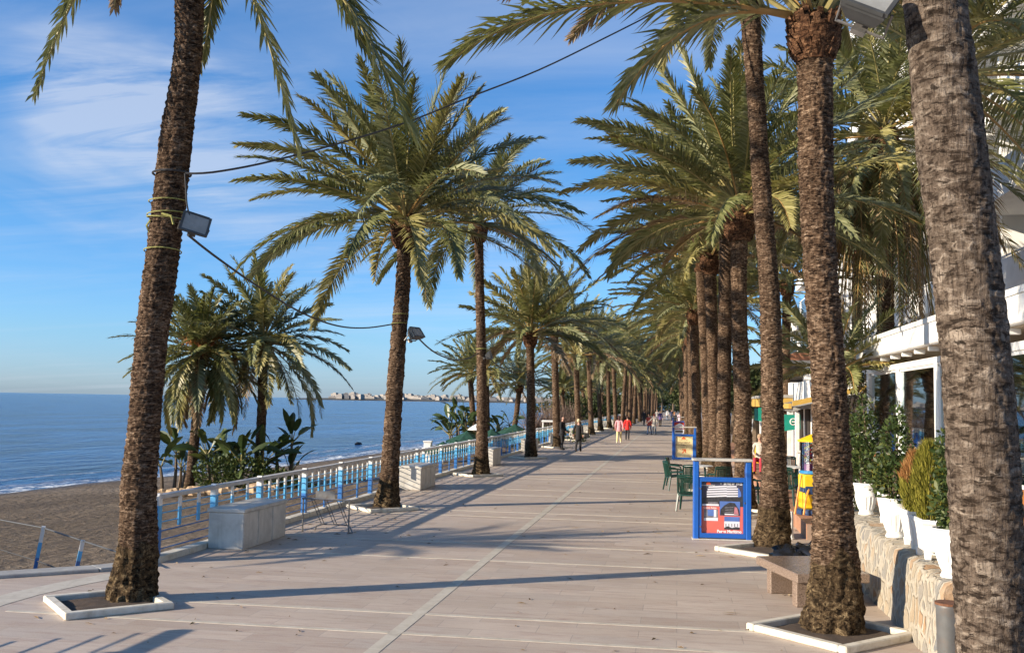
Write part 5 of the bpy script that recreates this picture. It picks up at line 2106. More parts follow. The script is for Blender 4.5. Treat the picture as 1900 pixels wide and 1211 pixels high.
# end wall with its own glazing, facing away along the promenade
mb = MB()
mb.box((7.4, 28.55, 2.35), (4.2, .14, 2.9))
obj('end_wall', mb, WHITE, t)
mb = MB()
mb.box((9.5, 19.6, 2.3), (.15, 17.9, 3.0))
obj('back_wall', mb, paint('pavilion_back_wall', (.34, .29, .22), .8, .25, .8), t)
for k in range(2):
    mb = MB()
    mb.tube([(5.15 + .1 * k, 28.64 , .9), (5.15 + .1 * k, 28.64, 3.9)], .045, 8)
    obj('downpipe', mb, WHITEG, t)
for k in range(4):
    tt = dup(tb, (7.0 + .5 * (k % 2), 12.6 + 3.5 * k, .87), None, 'white round table inside the glass pavilion')
mb = MB()
mb.box((6.6, 10.62, 3.35), (2.6, .05, .55))
obj('valance', mb, SHADEW, t)
mb = MB()
zz_ = [Vector((5.4 + .12 * k, 10.585, 3.2 + (.06 if k % 2 else 0))) for k in range(20)]
mb.tube(zz_, .012, 4)
obj('valance_trim', mb, METAL, t)
mb = MB()
mb.tube([(5.6, 10.7, 3.72), (5.6, 10.7, 3.80)], .09, 12)
obj('ceiling_light', mb, WHITEPL, t)

# ------------------------------------------------------------------ apartment block
AX = 11.0
t = thing('apartment_building', 'tall white balconied apartment block behind the palms on the right', 'building', (AX, 42, 0), 0)
mb = MB()
mb.box((AX + 9, 42, 14.5), (13.0, 43, 29))
obj('wall', mb, WHITE, t)
for fl in range(9):
    z = 3.6 + fl * 3.0
    for bay in range(5):
        yc = 24.8 + bay * 8.6
        off = .35 * ((bay + fl) % 2) + .25 * (bay % 3)
        mb = MB()
        d0 = 2.6 + off
        x0 = AX + 2.5 - d0
        mb.box((x0 + d0 / 2, yc, z), (d0 - .02, 8.2, .2))
        mb.box((x0 + .07, yc, z + .55), (.14, 8.2, .9))
        for e in (-1, 1):
            mb.box((x0 + d0 / 2 + .08, yc + e * 4.03, z + .55), (d0 - .2, .13, .9))
        mb.box((x0 + .07, yc, z + 1.1), (.05, 8.0, .05))
        mb.box((AX + 1.4, yc + 4.2, z + 1.5), (2.1, .16, 2.78))
        obj('balcony', mb, WHITE, t)
        mb = MB()
        mb.box((AX + 2.47, yc - .6, z + 1.3), (.08, 4.4, 2.2))
        for k in range(4):
            mb.box((AX + 2.41, yc - 2.8 + k * 1.466, z + 1.3), (.05, .09, 2.2))
        w_ = obj('window', mb, WHITEG, t)
        mb = MB()
        for k in range(3):
            mb.box((AX + 2.42, yc - 2.07 + k * 1.466, z + 1.3), (.02, 1.36, 2.1))
        p_ = obj('pane', mb, paint('balcony_glazing', (.05, .06, .07), .08) if fl + bay == 0 else bpy.data.materials['balcony_glazing'], None, False, None, t.location)
        p_.location = (0, 0, 0)
        p_.parent = w_
mb = MB()
mb.box((AX + 9, 42, 29.3), (13.4, 43.4, .5))
obj('roof', mb, WHITE, t)
# stepped white villa
t = thing('stepped_villa', 'lower stepped white terrace house beyond the apartment block', 'building', (10, 76, 0), 0)
for k, (y0, y1, h) in enumerate(((66, 72, 12.6), (72, 79, 10.6), (79, 88, 8.4))):
    mb = MB()
    mb.box((13, (y0 + y1) / 2, h / 2), (7.6, y1 - y0 - .02, h))
    obj('wall', mb, WHITE, t)
    for j in range(int(h / 2.9)):
        mb = MB()
        mb.box((8.65, (y0 + y1) / 2, 2.9 + j * 2.7), (1.08, y1 - y0 - .2, .75))
        obj('balcony', mb, WHITE, t)
        mb = MB()
        mb.box((9.19, (y0 + y1) / 2, 4.3 + j * 2.7), (.05, (y1 - y0) * .6, 1.6))
        obj('window', mb, bpy.data.materials['balcony_glazing'], t)
for k, (x, y, h, lab) in enumerate(((6.8, 68, 5.4, 'white two-storey house seen between the trunks above the yellow shop front'), (8.0, 100, 6.0, 'far white house behind the inland palms'), (9, 125, 7, 'farthest white house behind the inland palms'))):
    t = thing('white_house', lab, 'building', (x, y, 0), 0)
    mb = MB()
    mb.box((x + 2, y, h / 2), (5.2, 10, h))
    obj('wall', mb, WHITE, t)
    mb = MB()
    mb.add([Vector((x - .9, y - 5.3, h)), Vector((x + 4.9, y - 5.3, h)), Vector((x + 4.9, y + 5.3, h)), Vector((x - .9, y + 5.3, h)), Vector((x + 2, y - 5.3, h + 1.2)), Vector((x + 2, y + 5.3, h + 1.2))],
           [(0, 1, 4), (2, 3, 5), (1, 2, 5, 4), (3, 0, 4, 5), (3, 2, 1, 0)])
    obj('roof', mb, paint('house_roof_tile', (.30, .13, .07), .85, .25, 2) if k == 0 else bpy.data.materials['house_roof_tile'], t)
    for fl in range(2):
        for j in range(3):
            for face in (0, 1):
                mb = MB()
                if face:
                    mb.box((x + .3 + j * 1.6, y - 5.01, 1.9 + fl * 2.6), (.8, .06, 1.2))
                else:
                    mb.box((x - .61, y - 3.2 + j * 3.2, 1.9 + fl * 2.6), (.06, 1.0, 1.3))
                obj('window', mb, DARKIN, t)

# ------------------------------------------------------------------ shop fronts
t = thing('shop_front', 'white shop with a yellow edged sloping porch roof, shutters and a green hanging cloth', 'shop', (4.6, 40, .3), 0)
mb = MB()
mb.box((7.6, 41, 1.95), (5.2, 9, 3.3))
obj('wall', mb, WHITE, t)
mb = MB()
mb.add([Vector((3.9, 35.4, 2.55)), Vector((9, 35.4, 3.75)), Vector((9, 46, 3.75)), Vector((3.9, 46, 2.55)), Vector((3.9, 35.4, 2.43)), Vector((9, 35.4, 3.63)), Vector((9, 46, 3.63)), Vector((3.9, 46, 2.43))],
       [(0, 1, 2, 3), (7, 6, 5, 4), (0, 4, 5, 1), (1, 5, 6, 2), (2, 6, 7, 3), (3, 7, 4, 0)])
obj('roof', mb, ROOFT, t)
mb = MB()
mb.add([Vector((3.86, 35.36, 2.60)), Vector((9, 35.36, 3.80)), Vector((9, 35.36, 4.0)), Vector((3.86, 35.36, 2.77)), Vector((3.86, 35.2, 2.60)), Vector((9, 35.2, 3.80)), Vector((9, 35.2, 4.0)), Vector((3.86, 35.2, 2.77))],
       [(3, 2, 1, 0), (4, 5, 6, 7), (0, 1, 5, 4), (1, 2, 6, 5), (2, 3, 7, 6), (3, 0, 4, 7)])
mb.box((3.80, 40.7, 2.60), (.1, 10.5, .18))
obj('fascia', mb, YFASC, t)
for y in (35.6, 38.2, 41):
    mb = MB()
    mb.bbox((4.05, y, 1.36), (.14, .14, 2.1), .01)
    obj('porch_post', mb, WHITEP, t)
mb = MB()
mb.bbox((5.15, 36.30, 1.5), (.34, .30, 2.4), .02)
obj('pilaster', mb, YFASC, t)
for k in range(3):
    f = MB()
    xc = 5.75 + k * .95
    f.box((xc, 36.45, 1.55), (.8, .08, 2.1))
    for s_ in range(22):
        f.box((xc, 36.39, .62 + s_ * .088), (.66, .03, .05), rx=.5)
    obj('shutter', f, WHITEP, t)
for k in range(3):
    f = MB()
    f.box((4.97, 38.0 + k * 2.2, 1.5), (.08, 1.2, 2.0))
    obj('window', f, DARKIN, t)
mb = MB()
mb.add([Vector((3.72, 36.6, 2.30)), Vector((4.26, 36.6, 2.30)), Vector((4.26, 36.5, 1.80)), Vector((3.72, 36.5, 1.72)), Vector((3.72, 36.63, 2.30)), Vector((4.26, 36.63, 2.30)), Vector((4.26, 36.53, 1.80)), Vector((3.72, 36.53, 1.72))],
       [(3, 2, 1, 0), (4, 5, 6, 7), (0, 1, 5, 4), (1, 2, 6, 5), (2, 3, 7, 6), (3, 0, 4, 7)])
obj('hanging_cloth', mb, TEAL, t)
mb = MB()
for a in range(12):
    a0 = a * PI / 6
    mb.tube([(4.02 + .11 * math.cos(a0), 36.49, 2.05 + .11 * math.sin(a0)), (4.02 + .11 * math.cos(a0 + .52), 36.49, 2.05 + .11 * math.sin(a0 + .52))], .02, 4)
mb.box((4.02, 36.48, 2.05), (.11, .03, .04))
obj('cloth_emblem', mb, WHITEP, t)
t = thing('shop_front', 'shop with yellow fascia and front painted in dark interior shade farther along, behind the slim trunks', 'shop', (5.0, 55, .3), 0)
mb = MB()
mb.box((7.8, 55, 2.0), (5.2, 14, 3.4))
obj('wall', mb, WHITE, t)
mb = MB()
mb.box((4.3, 55, 2.75), (.12, 14.4, .42))
mb.box((6.3, 47.7, 2.75), (4, .12, .42))
obj('fascia', mb, YFASC, t)
mb = MB()
mb.box((6.4, 55, 3.05), (4.4, 14.6, .14))
obj('roof', mb, ROOFT, t)
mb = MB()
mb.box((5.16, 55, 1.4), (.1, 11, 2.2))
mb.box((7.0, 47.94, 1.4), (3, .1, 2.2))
obj('front_shade_panel', mb, DARKIN, t)  # dark slabs on the solid wall; the interior's shade is put into their colour
mb = MB()
mb.box((3.95, 47.4, 2.2), (.6, .04, .6))
mb.box((3.9, 50.4, 2.15), (.04, 5, .6))
obj('awning', mb, TEAL, t)
t = thing('balustrade', 'white turned balustrade in front of the shuttered shop', 'balustrade', (4.2, 31.5, .3), 0)
mb = MB()
mb.bbox((5.0, 31.6, 1.22), (2.9, .13, .08), .01)
mb.bbox((5.0, 31.6, .38), (2.9, .13, .08), .01)
obj('rail', mb, WHITEP, t)
for k in range(15):
    mb = MB()
    mb.lathe((3.66 + k * .19, 31.6, .42), [(.035, 0), (.035, .06), (.06, .2), (.05, .32), (.03, .5), (.045, .62), (.035, .68), (.035, .76)], 10)
    obj('baluster', mb, WHITEP, t, True)

# ------------------------------------------------------------------ sweet vending machine
t = thing('vending_machine', 'yellow and blue sweet dispenser with a clear drum of coloured balls and two orange slides', 'vending machine', (2.86, 22.4, .3), R(8))
mb = MB()
mb.lathe((0, 0, 0), [(.33, 0), (.34, .03), (.34, .09), (.30, .12), (.0, .12)], 20)
local(t, 'base', mb, NAVY)
mb = MB()
mb.bbox((0, 0, .30), (.50, .46, .36), .03)
mb.bbox((0, 0, .70), (.50, .46, .30), .03)
local(t, 'cabinet', mb, YEL)
mb = MB()
mb.bbox((0, 0, .52), (.53, .49, .10), .02)
mb.bbox((.0, -.235, .52), (.44, .03, .17), .008)
local(t, 'coin_band', mb, NAVY)
mb = MB()
mb.bbox((.09, -.255, .52), (.22, .02, .12), .006)
local(t, 'coin_door', mb, YEL)
mb = MB()
mb.lathe((0, 0, .85), [(.24, 0), (.275, .02), (.275, .06), (.25, .08), (.0, .08)], 20)
local(t, 'collar', mb, TEALP)
mb = MB()
mb.lathe((0, 0, .93), [(.235, 0), (.235, .14), (.0, .15)], 20)
local(t, 'pink_layer', mb, PINK)
rng = random.Random(5)
cm = [paint('ball_red', (.55, .05, .05), .3), paint('ball_yellow', (.75, .5, .05), .3), paint('ball_violet', (.28, .10, .38), .3), paint('ball_white', (.75, .72, .70), .3)]
mb = MB()
for k in range(230):
    a, z = rng.uniform(0, 6.28), rng.uniform(1.10, 1.48)
    rr = .205 * (rng.random() ** .25)
    mb.blob((rr * math.cos(a), rr * math.sin(a), z), (.03, .03, .03), 0, 4, 6, 0, rng.choices(range(4), (5, 3, 3, 2))[0])
o = local(t, 'balls', mb, cm, True)
o['kind'] = 'stuff'
mb = MB()
mb.lathe((0, 0, .93), [(.245, 0), (.245, .62), (.24, .62), (.24, 0)], 24)
local(t, 'drum', mb, GLASS)
mb = MB()
mb.tube([(-.03, -.25, .93), (-.03, -.25, 1.55)], .02, 6)
local(t, 'drum_rib', mb, WHITEPL)
mb = MB()
mb.lathe((0, 0, 1.54), [(.30, 0), (.31, .02), (.30, .04), (.12, .12), (.03, .16), (.0, .165)], 20)
local(t, 'lid', mb, YEL)
for k in (0, 1):
    mb = MB()
    mb.tube([(-.27 + .14 * k, -.12 - .1 * k, .84 - .26 * k), (-.36 + .14 * k, -.2 - .1 * k, .45 - .1 * k), (-.45 + .16 * k, -.28 - .1 * k, .02)], .022, 6)
    local(t, 'slide', mb, ORANGE)

# ------------------------------------------------------------------ palms behind the pavilion
s = Q(1640, 330, 30)
pts = [Vector((s.x, s.y, 0)), Vector((s.x, s.y, 1)), Vector((s.x, s.y, 5)), Vector((s.x, s.y, 10.2))]
tp_, hd_ = palm('date_palm', 'shaggy untrimmed date palm with hanging dead leaves behind the glass pavilion', (s.x, s.y, 0), pts, [.34, .27, .25, .27], 131, seg=20, dz=.06, boots=(.36, .8, 60), cat='palm tree', amp=.02, period=.2,
     crown=dict(nf=90, L=5.4, th=(2, 128), bend=(20, 48), n=70, wd=.06, h=.8, tone=.2, Ll=.6, dry=.1))
mb = MB()
rng = random.Random(21)
for k in range(84):
    az = rng.uniform(0, 6.28)
    z0_ = hd_.z - rng.uniform(-.2, 1.6)
    o = Vector((hd_.x + .25 * math.cos(az), hd_.y + .25 * math.sin(az), z0_))
    L_ = rng.uniform(2.6, 6.2)
    k1 = o + Vector((math.cos(az) * rng.uniform(.5, 1.3), math.sin(az) * rng.uniform(.5, 1.3), -.25))
    e = o + Vector((math.cos(az) * rng.uniform(.4, 1.5), math.sin(az) * rng.uniform(.4, 1.5), -L_))
    frond(mb, bez(o, k1, e, 10), 46, .42, .035, rng, 4 if rng.random() < .38 else (2 if rng.random() < .4 else 0), 5, .03, None, .1, .1)
local(tp_, 'dead_leaves', mb, MATS_CROWN)['label'] = 'hanging dead and ageing leaves'
s = Q(1570, 720, 25.5)
pts = [Vector((s.x, s.y, .3)), Vector((s.x, s.y, .8)), Vector((s.x - .1, s.y, 1.8)), Vector((s.x - .2, s.y, 3.2))]
palm('young_palm', 'low young palm whose fronds cross the white houses between the two inland trunks', (s.x, s.y, .3), pts, [.2, .17, .15, .16], 133, seg=12, dz=.08, boots=(.2, .4, 30), amp=.02, period=.2,
     crown=dict(nf=26, L=2.5, th=(20, 92), bend=(10, 42), n=48, wd=.042, h=.3, tone=.1, Ll=.4))
P141 = [Vector((4.72, 16.9, .8)), Vector((4.72, 16.9, 1.5)), Vector((4.6, 16.9, 4)), Vector((4.3, 16.9, 7.6))]
palm('date_palm', 'date palm hidden behind the thick grey trunk, fronds fanning before the white building', (4.72, 16.9, .8), P141, [.24, .2, .18, .2], 141, seg=18, dz=.06, boots=(.28, .6, 60), group=PG, amp=.018, period=.12, flare=.3,
     crown=dict(nf=64, L=4.4, th=(4, 112), bend=(20, 58), n=84, wd=.038, h=.6, tone=.2, Ll=.58, keep=lambda az, k: not (math.cos(az) < -.1 and k > .35)))
plain_palm(5.0, 49.5, 8.2, 142, 'date palm between the shops and the apartment block', PG, .3, .2, .22, 1.1, 14, .12)
plain_palm(3.6, 64, 8.5, 143, 'date palm standing clear of the inland row before the stepped villa', PG, 0, .2, .22, 1.1, 14, .12)
plain_palm(7.9, 47, 9.5, 146, 'date palm tight against the apartment block corner', PG, .3, .1, .22, 1.2, 14, .12)
bush('flowering_shrub', 'tall climbing shrub flecked with yellow flowers at the far corner of the pavilion', Vector((4.9, 31, .3)), [((0, 0, 1.0), (.8, .8, 1.0)), ((.5, .4, 2.4), (.9, .9, 1.1)), ((.9, .6, 3.7), (.9, .8, .9))], 3200, .13, 61, BUSH, 'shrub', 6, None, 2.0, .03)
bush('terrace_plants', 'dark planting with yellow flowers on the balcony terrace above the pavilion roof', Vector((8.2, 17.5, 4.36)), [((-.2, -2, .6), (.9, 2.4, .7)), ((0, 2.5, .6), (.9, 2.6, .6))], 3000, .13, 62, BUSH, 'shrub', 6, None, 2.0, .03)

# ------------------------------------------------------------------ cables and lamps
def cable(label, pts, r=.012, n=40):
    C = catmull([tuple(p) for p in pts], n)
    mb = MB()
    mb.tube(C, r, 6)
    return tag(obj('cable', mb, CABLE), label, 'cable')


cable('black cable slung across the promenade from the nearest seaward palm to the tall dark palm', [Q(344, 322, 12.45), Q(400, 319, 12.5), Q(500, 300, 13.1), Q(640, 263, 14.0), Q(760, 225, 14.7), Q(870, 181, 15.4), Q(1000, 130, 16.2), Q(1130, 67, 17.0), Q(1262, 0, 17.8), Q(1372, -58, 18.3)], .014)
cable('black cable hanging from the nearest floodlight to the full-crowned seaward palm', [Q(349, 436, 12.5), Q(400, 476, 13.6), Q(480, 532, 15.4), Q(560, 580, 17.6), Q(625, 604, 19.5), Q(680, 608, 21.4), Q(736, 600, 23.9)], .016)
cable('black cable sagging from the second floodlight to the slender third palm', [Q(776, 627, 24.0), Q(795, 645, 26), Q(815, 658, 28), Q(842, 667, 31), Q(868, 665, 33.2), Q(888, 655, 34.8)], .02)
cable('black cable sagging between the third and fourth seaward palms', [Q(905, 662, 35.0), Q(930, 682, 38), Q(955, 690, 42), Q(982, 688, 46)], .02)
cable('black cable sagging past the short yellowish palm', [Q(989, 680, 46.2), Q(997, 700, 48), Q(1008, 716, 51), Q(1028, 722, 57)], .02)
cable('thin feed cable running down the nearest trunk to its floodlight', [Q(343, 322, 12.4), Q(345, 350, 12.38), Q(347, 380, 12.36), Q(353, 404, 12.36)], .010, 14)

def floodlight(label, loc, rz, tilt, s=1.0, roll=0.0):
    t = thing('floodlight', label, 'floodlight', loc, 0)
    t.rotation_euler = (tilt, roll, rz)
    t.scale = (s, s, s)
    mb = MB()
    def rr(w_, h_, y):
        return [Vector((-w_ / 2, y, -h_ / 2)), Vector((w_ / 2, y, -h_ / 2)), Vector((w_ / 2, y, h_ / 2)), Vector((-w_ / 2, y, h_ / 2))]
    rs = rr(.32, .24, -.06) + rr(.32, .24, -.02) + rr(.22, .15, .09) + rr(.14, .10, .12)
    fs = [(12, 13, 14, 15)]
    for k in range(3):
        for i in range(4):
            j = (i + 1) % 4
            fs.append((k * 4 + j, k * 4 + i, k * 4 + 4 + i, k * 4 + 4 + j))
    mb.add(rs, fs)
    for x in (-.16, .16):
        mb.box((x, -.07, 0), (.03, .03, .25))
    for z in (-.12, .12):
        mb.box((0, -.07, z), (.29, .03, .026))
    local(t, 'housing', mb, LAMPM)
    mb = MB()
    mb.box((0, -.052, 0), (.30, .012, .22))
    local(t, 'reflector', mb, REFL)
    mb = MB()
    mb.box((0, -.075, 0), (.29, .006, .212))
    local(t, 'front_glass', mb, LAMPG)
    mb = MB()
    mb.tube([(-.18, 0, 0), (-.18, .18, -.02), (.18, .18, -.02), (.18, 0, 0)], .012, 5)
    mb.box((0, .19, -.02), (.10, .04, .08))
    local(t, 'bracket', mb, METAL)
    return t


floodlight('grey floodlight tied to the nearest leaning palm trunk', Q(361, 419, 12.42), R(32), R(-14), 1.0, R(14))
floodlight('small floodlight on the full-crowned seaward palm', Q(770, 620, 23.95), R(65), R(-38), 1.15)
floodlight('small tangled floodlight on the slender third palm', Q(907, 660, 34.9), R(110), R(-20), 1.1)
floodlight('large floodlight high beside the thick grey trunk at the top edge', Q(1610, 12, 7.3), R(-10), R(-35), 1.05, R(28))
mb = MB()
def loop(cx_, cy_, D, rx, tilt, z=0, n=18, r_=.008, ph=0.0):
    c = Q(cx_, cy_, D)
    pts = [c + Vector((rx * math.cos(2 * PI * k / n), rx * math.sin(2 * PI * k / n), tilt * math.cos(2 * PI * k / n + ph))) for k in range(n + 1)]
    mb.tube(pts, r_, 5, 0, False)
loop(309, 398, 12.65, .235, .02)
loop(309, 405, 12.65, .238, -.02, ph=.7)
loop(311, 374, 12.65, .228, .012)
loop(302, 466, 12.65, .228, .02, ph=1.2)
mb.tube([Q(279, 408, 12.5), Q(272, 418, 12.5), Q(276, 430, 12.55), Q(284, 426, 12.5)], .014, 5)
mb.tube([Q(300, 396, 12.38), Q(318, 401, 12.36), Q(322, 416, 12.37)], .015, 5)
tag(obj('tie_rope', mb, ROPE), 'yellow-green rope wound round the nearest leaning palm trunk', 'rope')
mb = MB()
loop(319, 323, 12.65, .232, .006, r_=.014)
tag(obj('tie_wire', mb, CABLE), 'black wire wrapped round the nearest trunk where the long cable starts', 'wire')
mb = MB()
loop(743, 583, 24.1, .20, .01)
loop(741, 600, 24.1, .20, .015)
tag(obj('tie_rope', mb, ROPE), 'yellow-green rope round the full-crowned seaward palm', 'rope')
mb = MB()
loop(893, 647, 35.0, .19, .01, r_=.016)
tag(obj('tie_rope', mb, ROPE), 'yellow-green rope round the slender third palm', 'rope')

# ------------------------------------------------------------------ beach sunshades and furniture
def sunshade(label, loc, s, seed):
    rng = random.Random(seed)
    t = thing('sunshade', label, 'sunshade', loc, rng.uniform(0, 1), 'green sunshades on the beach')
    mb = MB()
    mb.tube([(0, 0, -.2), (0, 0, 1.9 * s)], .05, 8)
    local(t, 'pole', mb, WHITEP)
    mb = MB()
    n, rings = 24, 6
    vs = [Vector((0, 0, 1.95 * s))]
    for i in range(1, rings + 1):
        u = i / rings
        for k in range(n):
            a = 2 * PI * k / n
            sag = .10 * (1 - abs(math.cos(a * 4))) * u
            vs.append(Vector((math.cos(a) * 1.65 * s * u, math.sin(a) * 1.65 * s * u, 1.95 * s - .75 * s * u ** .85 - sag - rng.uniform(0, .05) * u)))
    fs = [(0, 1 + k, 1 + (k + 1) % n) for k in range(n)]
    for i in range(rings - 1):
        for k in range(n):
            j = (k + 1) % n
            fs.append((1 + i * n + k, 1 + (i + 1) * n + k, 1 + (i + 1) * n + j, 1 + i * n + j))
    mb.add(vs, fs)
    vv = [v.copy() - Vector((0, 0, .03)) for v in vs]
    mb.add(vv, [tuple(reversed(f)) for f in fs])
    local(t, 'canopy', mb, THATCHS)
    mb = MB()
    for k in range(240):
        a = rng.uniform(0, 6.28)
        p = Vector((math.cos(a) * 1.62 * s, math.sin(a) * 1.62 * s, 1.2 * s - .05))
        mb.add([p, p + Vector((-math.sin(a) * .08, math.cos(a) * .08, 0)), p + Vector((.03 * math.cos(a), .03 * math.sin(a), -rng.uniform(.12, .3)))], [(0, 1, 2)])
    local(t, 'fringe', mb, THATCH)
    return t


for q, (pxx, D, s_, lab) in enumerate([(822, 57, .62, 'green sunshade nearest, beside the white beach locker'), (845, 60, .62, 'green sunshade second from the white beach locker'), (866, 66, .85, 'green sunshade in front of the pale broad-leaved clump'),
                                       (912, 68, .85, 'green sunshade just right of the slender third palm'), (955, 74, .95, 'green sunshade left of the short yellowish palm'), (1008, 70, .75, 'green sunshade right of the short yellowish palm')]):
    p = gz(pxx, 830, D)
    sunshade(lab, p, s_, q + 3)
p = gz(794, 836, 57)
t = thing('beach_locker', 'white beach locker standing on the sand left of the green sunshades', 'locker', p, .1)
mb = MB()
mb.bbox((0, 0, .6), (.42, .5, 1.2), .02)
local(t, 'cabinet', mb, WHITEP)
mb = MB()
mb.bbox((0, 0, 1.24), (.5, .58, .08), .015)
local(t, 'lid', mb, WHITEP)
mb = MB()
mb.box((0, -.262, .6), (.34, .02, .95))
local(t, 'door', mb, WHITEG)
p = gz(884, 815, 66)
t = thing('white_parasol', 'small white folded-edge parasol behind the slender third palm', 'parasol', p, .1)
mb = MB()
mb.tube([(0, 0, -.1), (0, 0, 2.0)], .03, 6)
local(t, 'pole', mb, WHITEP)
mb = MB()
mb.lathe((0, 0, 0), [(.62, 1.65), (.5, 1.75), (.3, 1.9), (.05, 2.04), (.0, 2.04)], 10)
local(t, 'canopy', mb, WHITEP)
p = gz(1020, 806, 62)
t = thing('white_stand', 'white open frame stand behind the railing left of the man in black', 'stand', p, .1)
mb = MB()
mb.bbox((0, 0, 2.05), (1.0, .6, .12), .02)
local(t, 'top', mb, WHITEP)
for sx in (-1, 1):
    for sy in (-1, 1):
        mb = MB()
        mb.bbox((sx * .43, sy * .24, 1.0), (.07, .07, 2.0), .008)
        local(t, 'leg', mb, WHITEP)
for q, (pxx, pyy, D, sx) in enumerate(((665, 819, 100, .3), (772, 828, 84, 1.7), (785, 824, 88, 1.4))):
    p = Q(pxx, pyy, D)
    p.z = -2.05
    mb = MB()
    mb.blob((0, 0, 0), (sx, .9, .32), q + 40, 6, 12, .5)
    tag(obj('reef_rock', mb, DARKROCK, None, False, p), ['small dark rock awash in the sea, alone left of the full-crowned palm', 'dark rock awash at the waterline, left of the white locker', 'dark rock awash touching the white locker outline'][q], 'rock')
# ------------------------------------------------------------------ people
SKIN = paint('skin', (.50, .28, .20), .55, .08, 6)
CLOTH = {}


def cloth(c):
    k = tuple(round(x, 3) for x in c)
    if k not in CLOTH:
        CLOTH[k] = paint('cloth', c, .85, .2, 9, .3)
    return CLOTH[k]


def skinned(name, verts, edges, rad, root, mat, parent, sub=1):
    me = bpy.data.meshes.new(name)
    me.from_pydata([tuple(v) for v in verts], edges, [])
    o = bpy.data.objects.new(name, me)
    COL.objects.link(o)
    md = o.modifiers.new('skin', 'SKIN')
    md.use_smooth_shade = True
    sk = me.skin_vertices[0].data
    for i, r in enumerate(rad):
        sk[i].radius = (r, r) if not hasattr(r, '__len__') else r
        sk[i].use_root = (i == root)
    ms = o.modifiers.new('sub', 'SUBSURF')
    ms.levels = ms.render_levels = sub
    me.materials.append(mat)
    o.parent = parent
    return o


